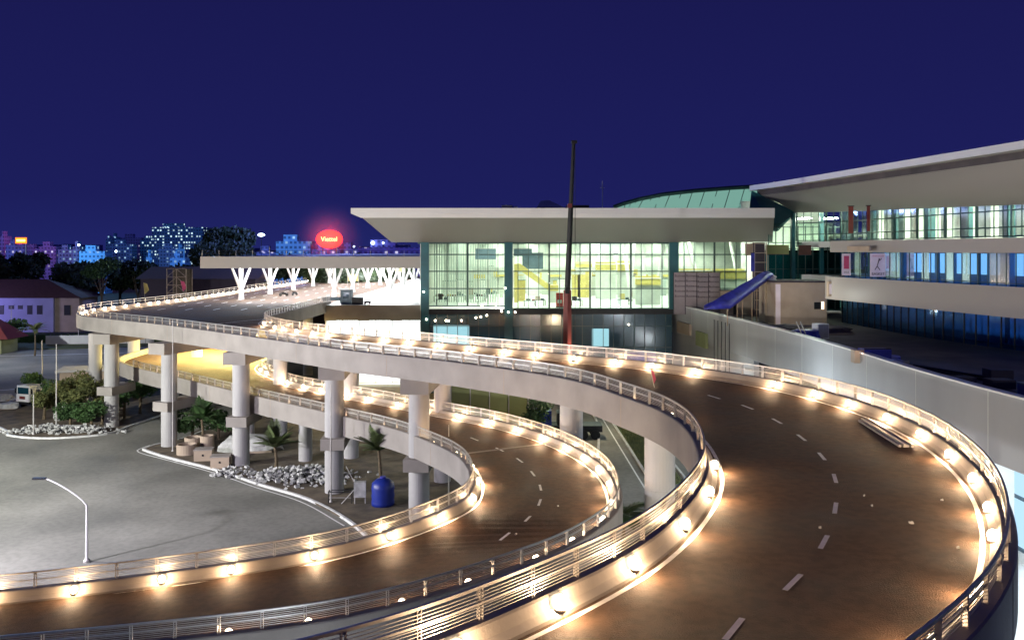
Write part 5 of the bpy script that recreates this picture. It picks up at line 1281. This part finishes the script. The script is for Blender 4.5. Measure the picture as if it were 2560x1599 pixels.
og = thing('roof_sign', 'orange lit rectangular sign on a pole at the left of the town', 'sign', PY(52,601,470))
MB().box(-3,3,0,.5,-1.6,1.6).build('panel', 'orange', og); MB().box(-2.4,2.4,-.1,0,-.6,.6).build('bright_strip', 'orangeT', og); MB().box(2.4,2.9,0,.4,-10,-1.6).build('pole', 'steel2', og)
def beacon(label, nx, ny, Y, r, mat='beacon', wide=1):
    t = thing('floodlight', label, 'lamp', PY(nx, ny, Y), 'bright lamps of the town'); MB().lathe((0,0,0), [(.02,-r),(r*.7*wide,-r*.6),(r*wide,0),(r*.7*wide,r*.6),(.02,r)], 10).build('lamp', mat, t); MB().box(-.1,.1,.1,.3,-16,0).build('mast', 'dark', t)
beacon('white-blue floodlight above the pale blue hall', 653, 587, 400, .8, wide=2.2); beacon('blue-white floodlight right of the red sign, left and brighter', 932, 607, 330, .75); beacon('fainter blue-white floodlight right of the red sign', 958, 607, 330, .4)
beacon('small white lamp on a roof at the left of the town', 197, 612, 480, .7); beacon('bright white square lamp on the broad blue block', 290, 628, 560, .9, wide=.8)
beacon('pinkish lamp low in the town left of the canopy', 885, 616, 390, .4)

# ------------------------------------------------------------------ added lights: unseen flood masts and bare fill lights
def flood(label, loc, tgt, energy, col, ang=1.6):  # added spot on an unseen mast, placed to brighten the site
    t = thing('added_floodlight_mast', label, 'floodlight', (loc[0], loc[1], 0))
    MB().tube((0,0,0),(0,0,loc[2]),.16,8,.09).build('mast', 'steel2', t); MB().obox((0,0,loc[2]+.25),(.9,.35,.5)).build('lamp_head', 'dark', t)
    l = light('SPOT', (loc[0], loc[1], loc[2]+.1), energy, col, rad=.5, spot=ang, blend=.8, name='added_flood_light'); aim(l, tgt)
    d = (Vector(tgt)-Vector(loc)).normalized(); l.location = Vector(l.location)+d*1.0
flood('added tall floodlight mast left of the grey road, outside the picture', (-75, 60, 16), (-42, 84, 0), 145000, (.97,.98,.92), 2.1)
flood('added unseen floodlight mast far left beyond the truck', (-120, 150, 15), (-85, 185, 0), 45000, (.88,.92,1.0), 2.2)
flood('second added floodlight mast, unseen in the left foreground', (-46, 44, 14), (-18, 72, 3), 56000, (.88,.83,.98), 1.9)
flood('added unseen floodlight mast on the site behind the camera', (30, -16, 26), (27, 90, 11), 14000, (.88,.96,1.0), .9)
flood('added unseen floodlight mast lighting the canopy edge from the left', (-95, 95, 18), (-34, 145, 19), 70000, (1.0,.86,.72), .8)
flood('added unseen floodlight mast lighting the roof soffits', (10, 20, 5), (30, 118, 28), 30000, (1.0,.90,.76), 1.3)
light('AREA', (-42, 126, 11.2), 34000, (1,.80,.28), rot=(0,0,0), size=(16, 14), name='under_deck_light')
light('AREA', (-150, 212, 9), 5000, (.45,.4,1.0), rot=(PI/2*.9,0,-.6), size=(8,4), name='house_flood')
light('POINT', (8, 100, 9), 2500, (1,.85,.55), rad=.4); light('POINT', (18, 112, 8), 3500, (.75,1,.9), rad=.4); light('POINT', (23, 78, 9), 2000, (.8,.92,1), rad=.4)  # added bare points brightening the ground-level road and pale wall
for q in ((25.5,101,5.5),(26,88,5),(25.5,66,6)): light('POINT', q, 600, (.85,.95,1), rad=.3)  # more added fill along the pale wall, no fixtures
light('POINT', (-9, 27, 4.5), 1500, (.85,.92,1), rad=.4); light('POINT', (25.5, 34, 5), 900, (.75,.88,1), rad=.4)  # added cool fill for the outer faces of both ramps
light('POINT', (32.5, 103, 14.5), 160, (1,.75,.5), rad=.3)
light('POINT', (35, 101, 16.5), 380, (.95,1,.9), rad=.6)  # added fill over the terrace, no fixture
print('objects', len(bpy.data.objects))
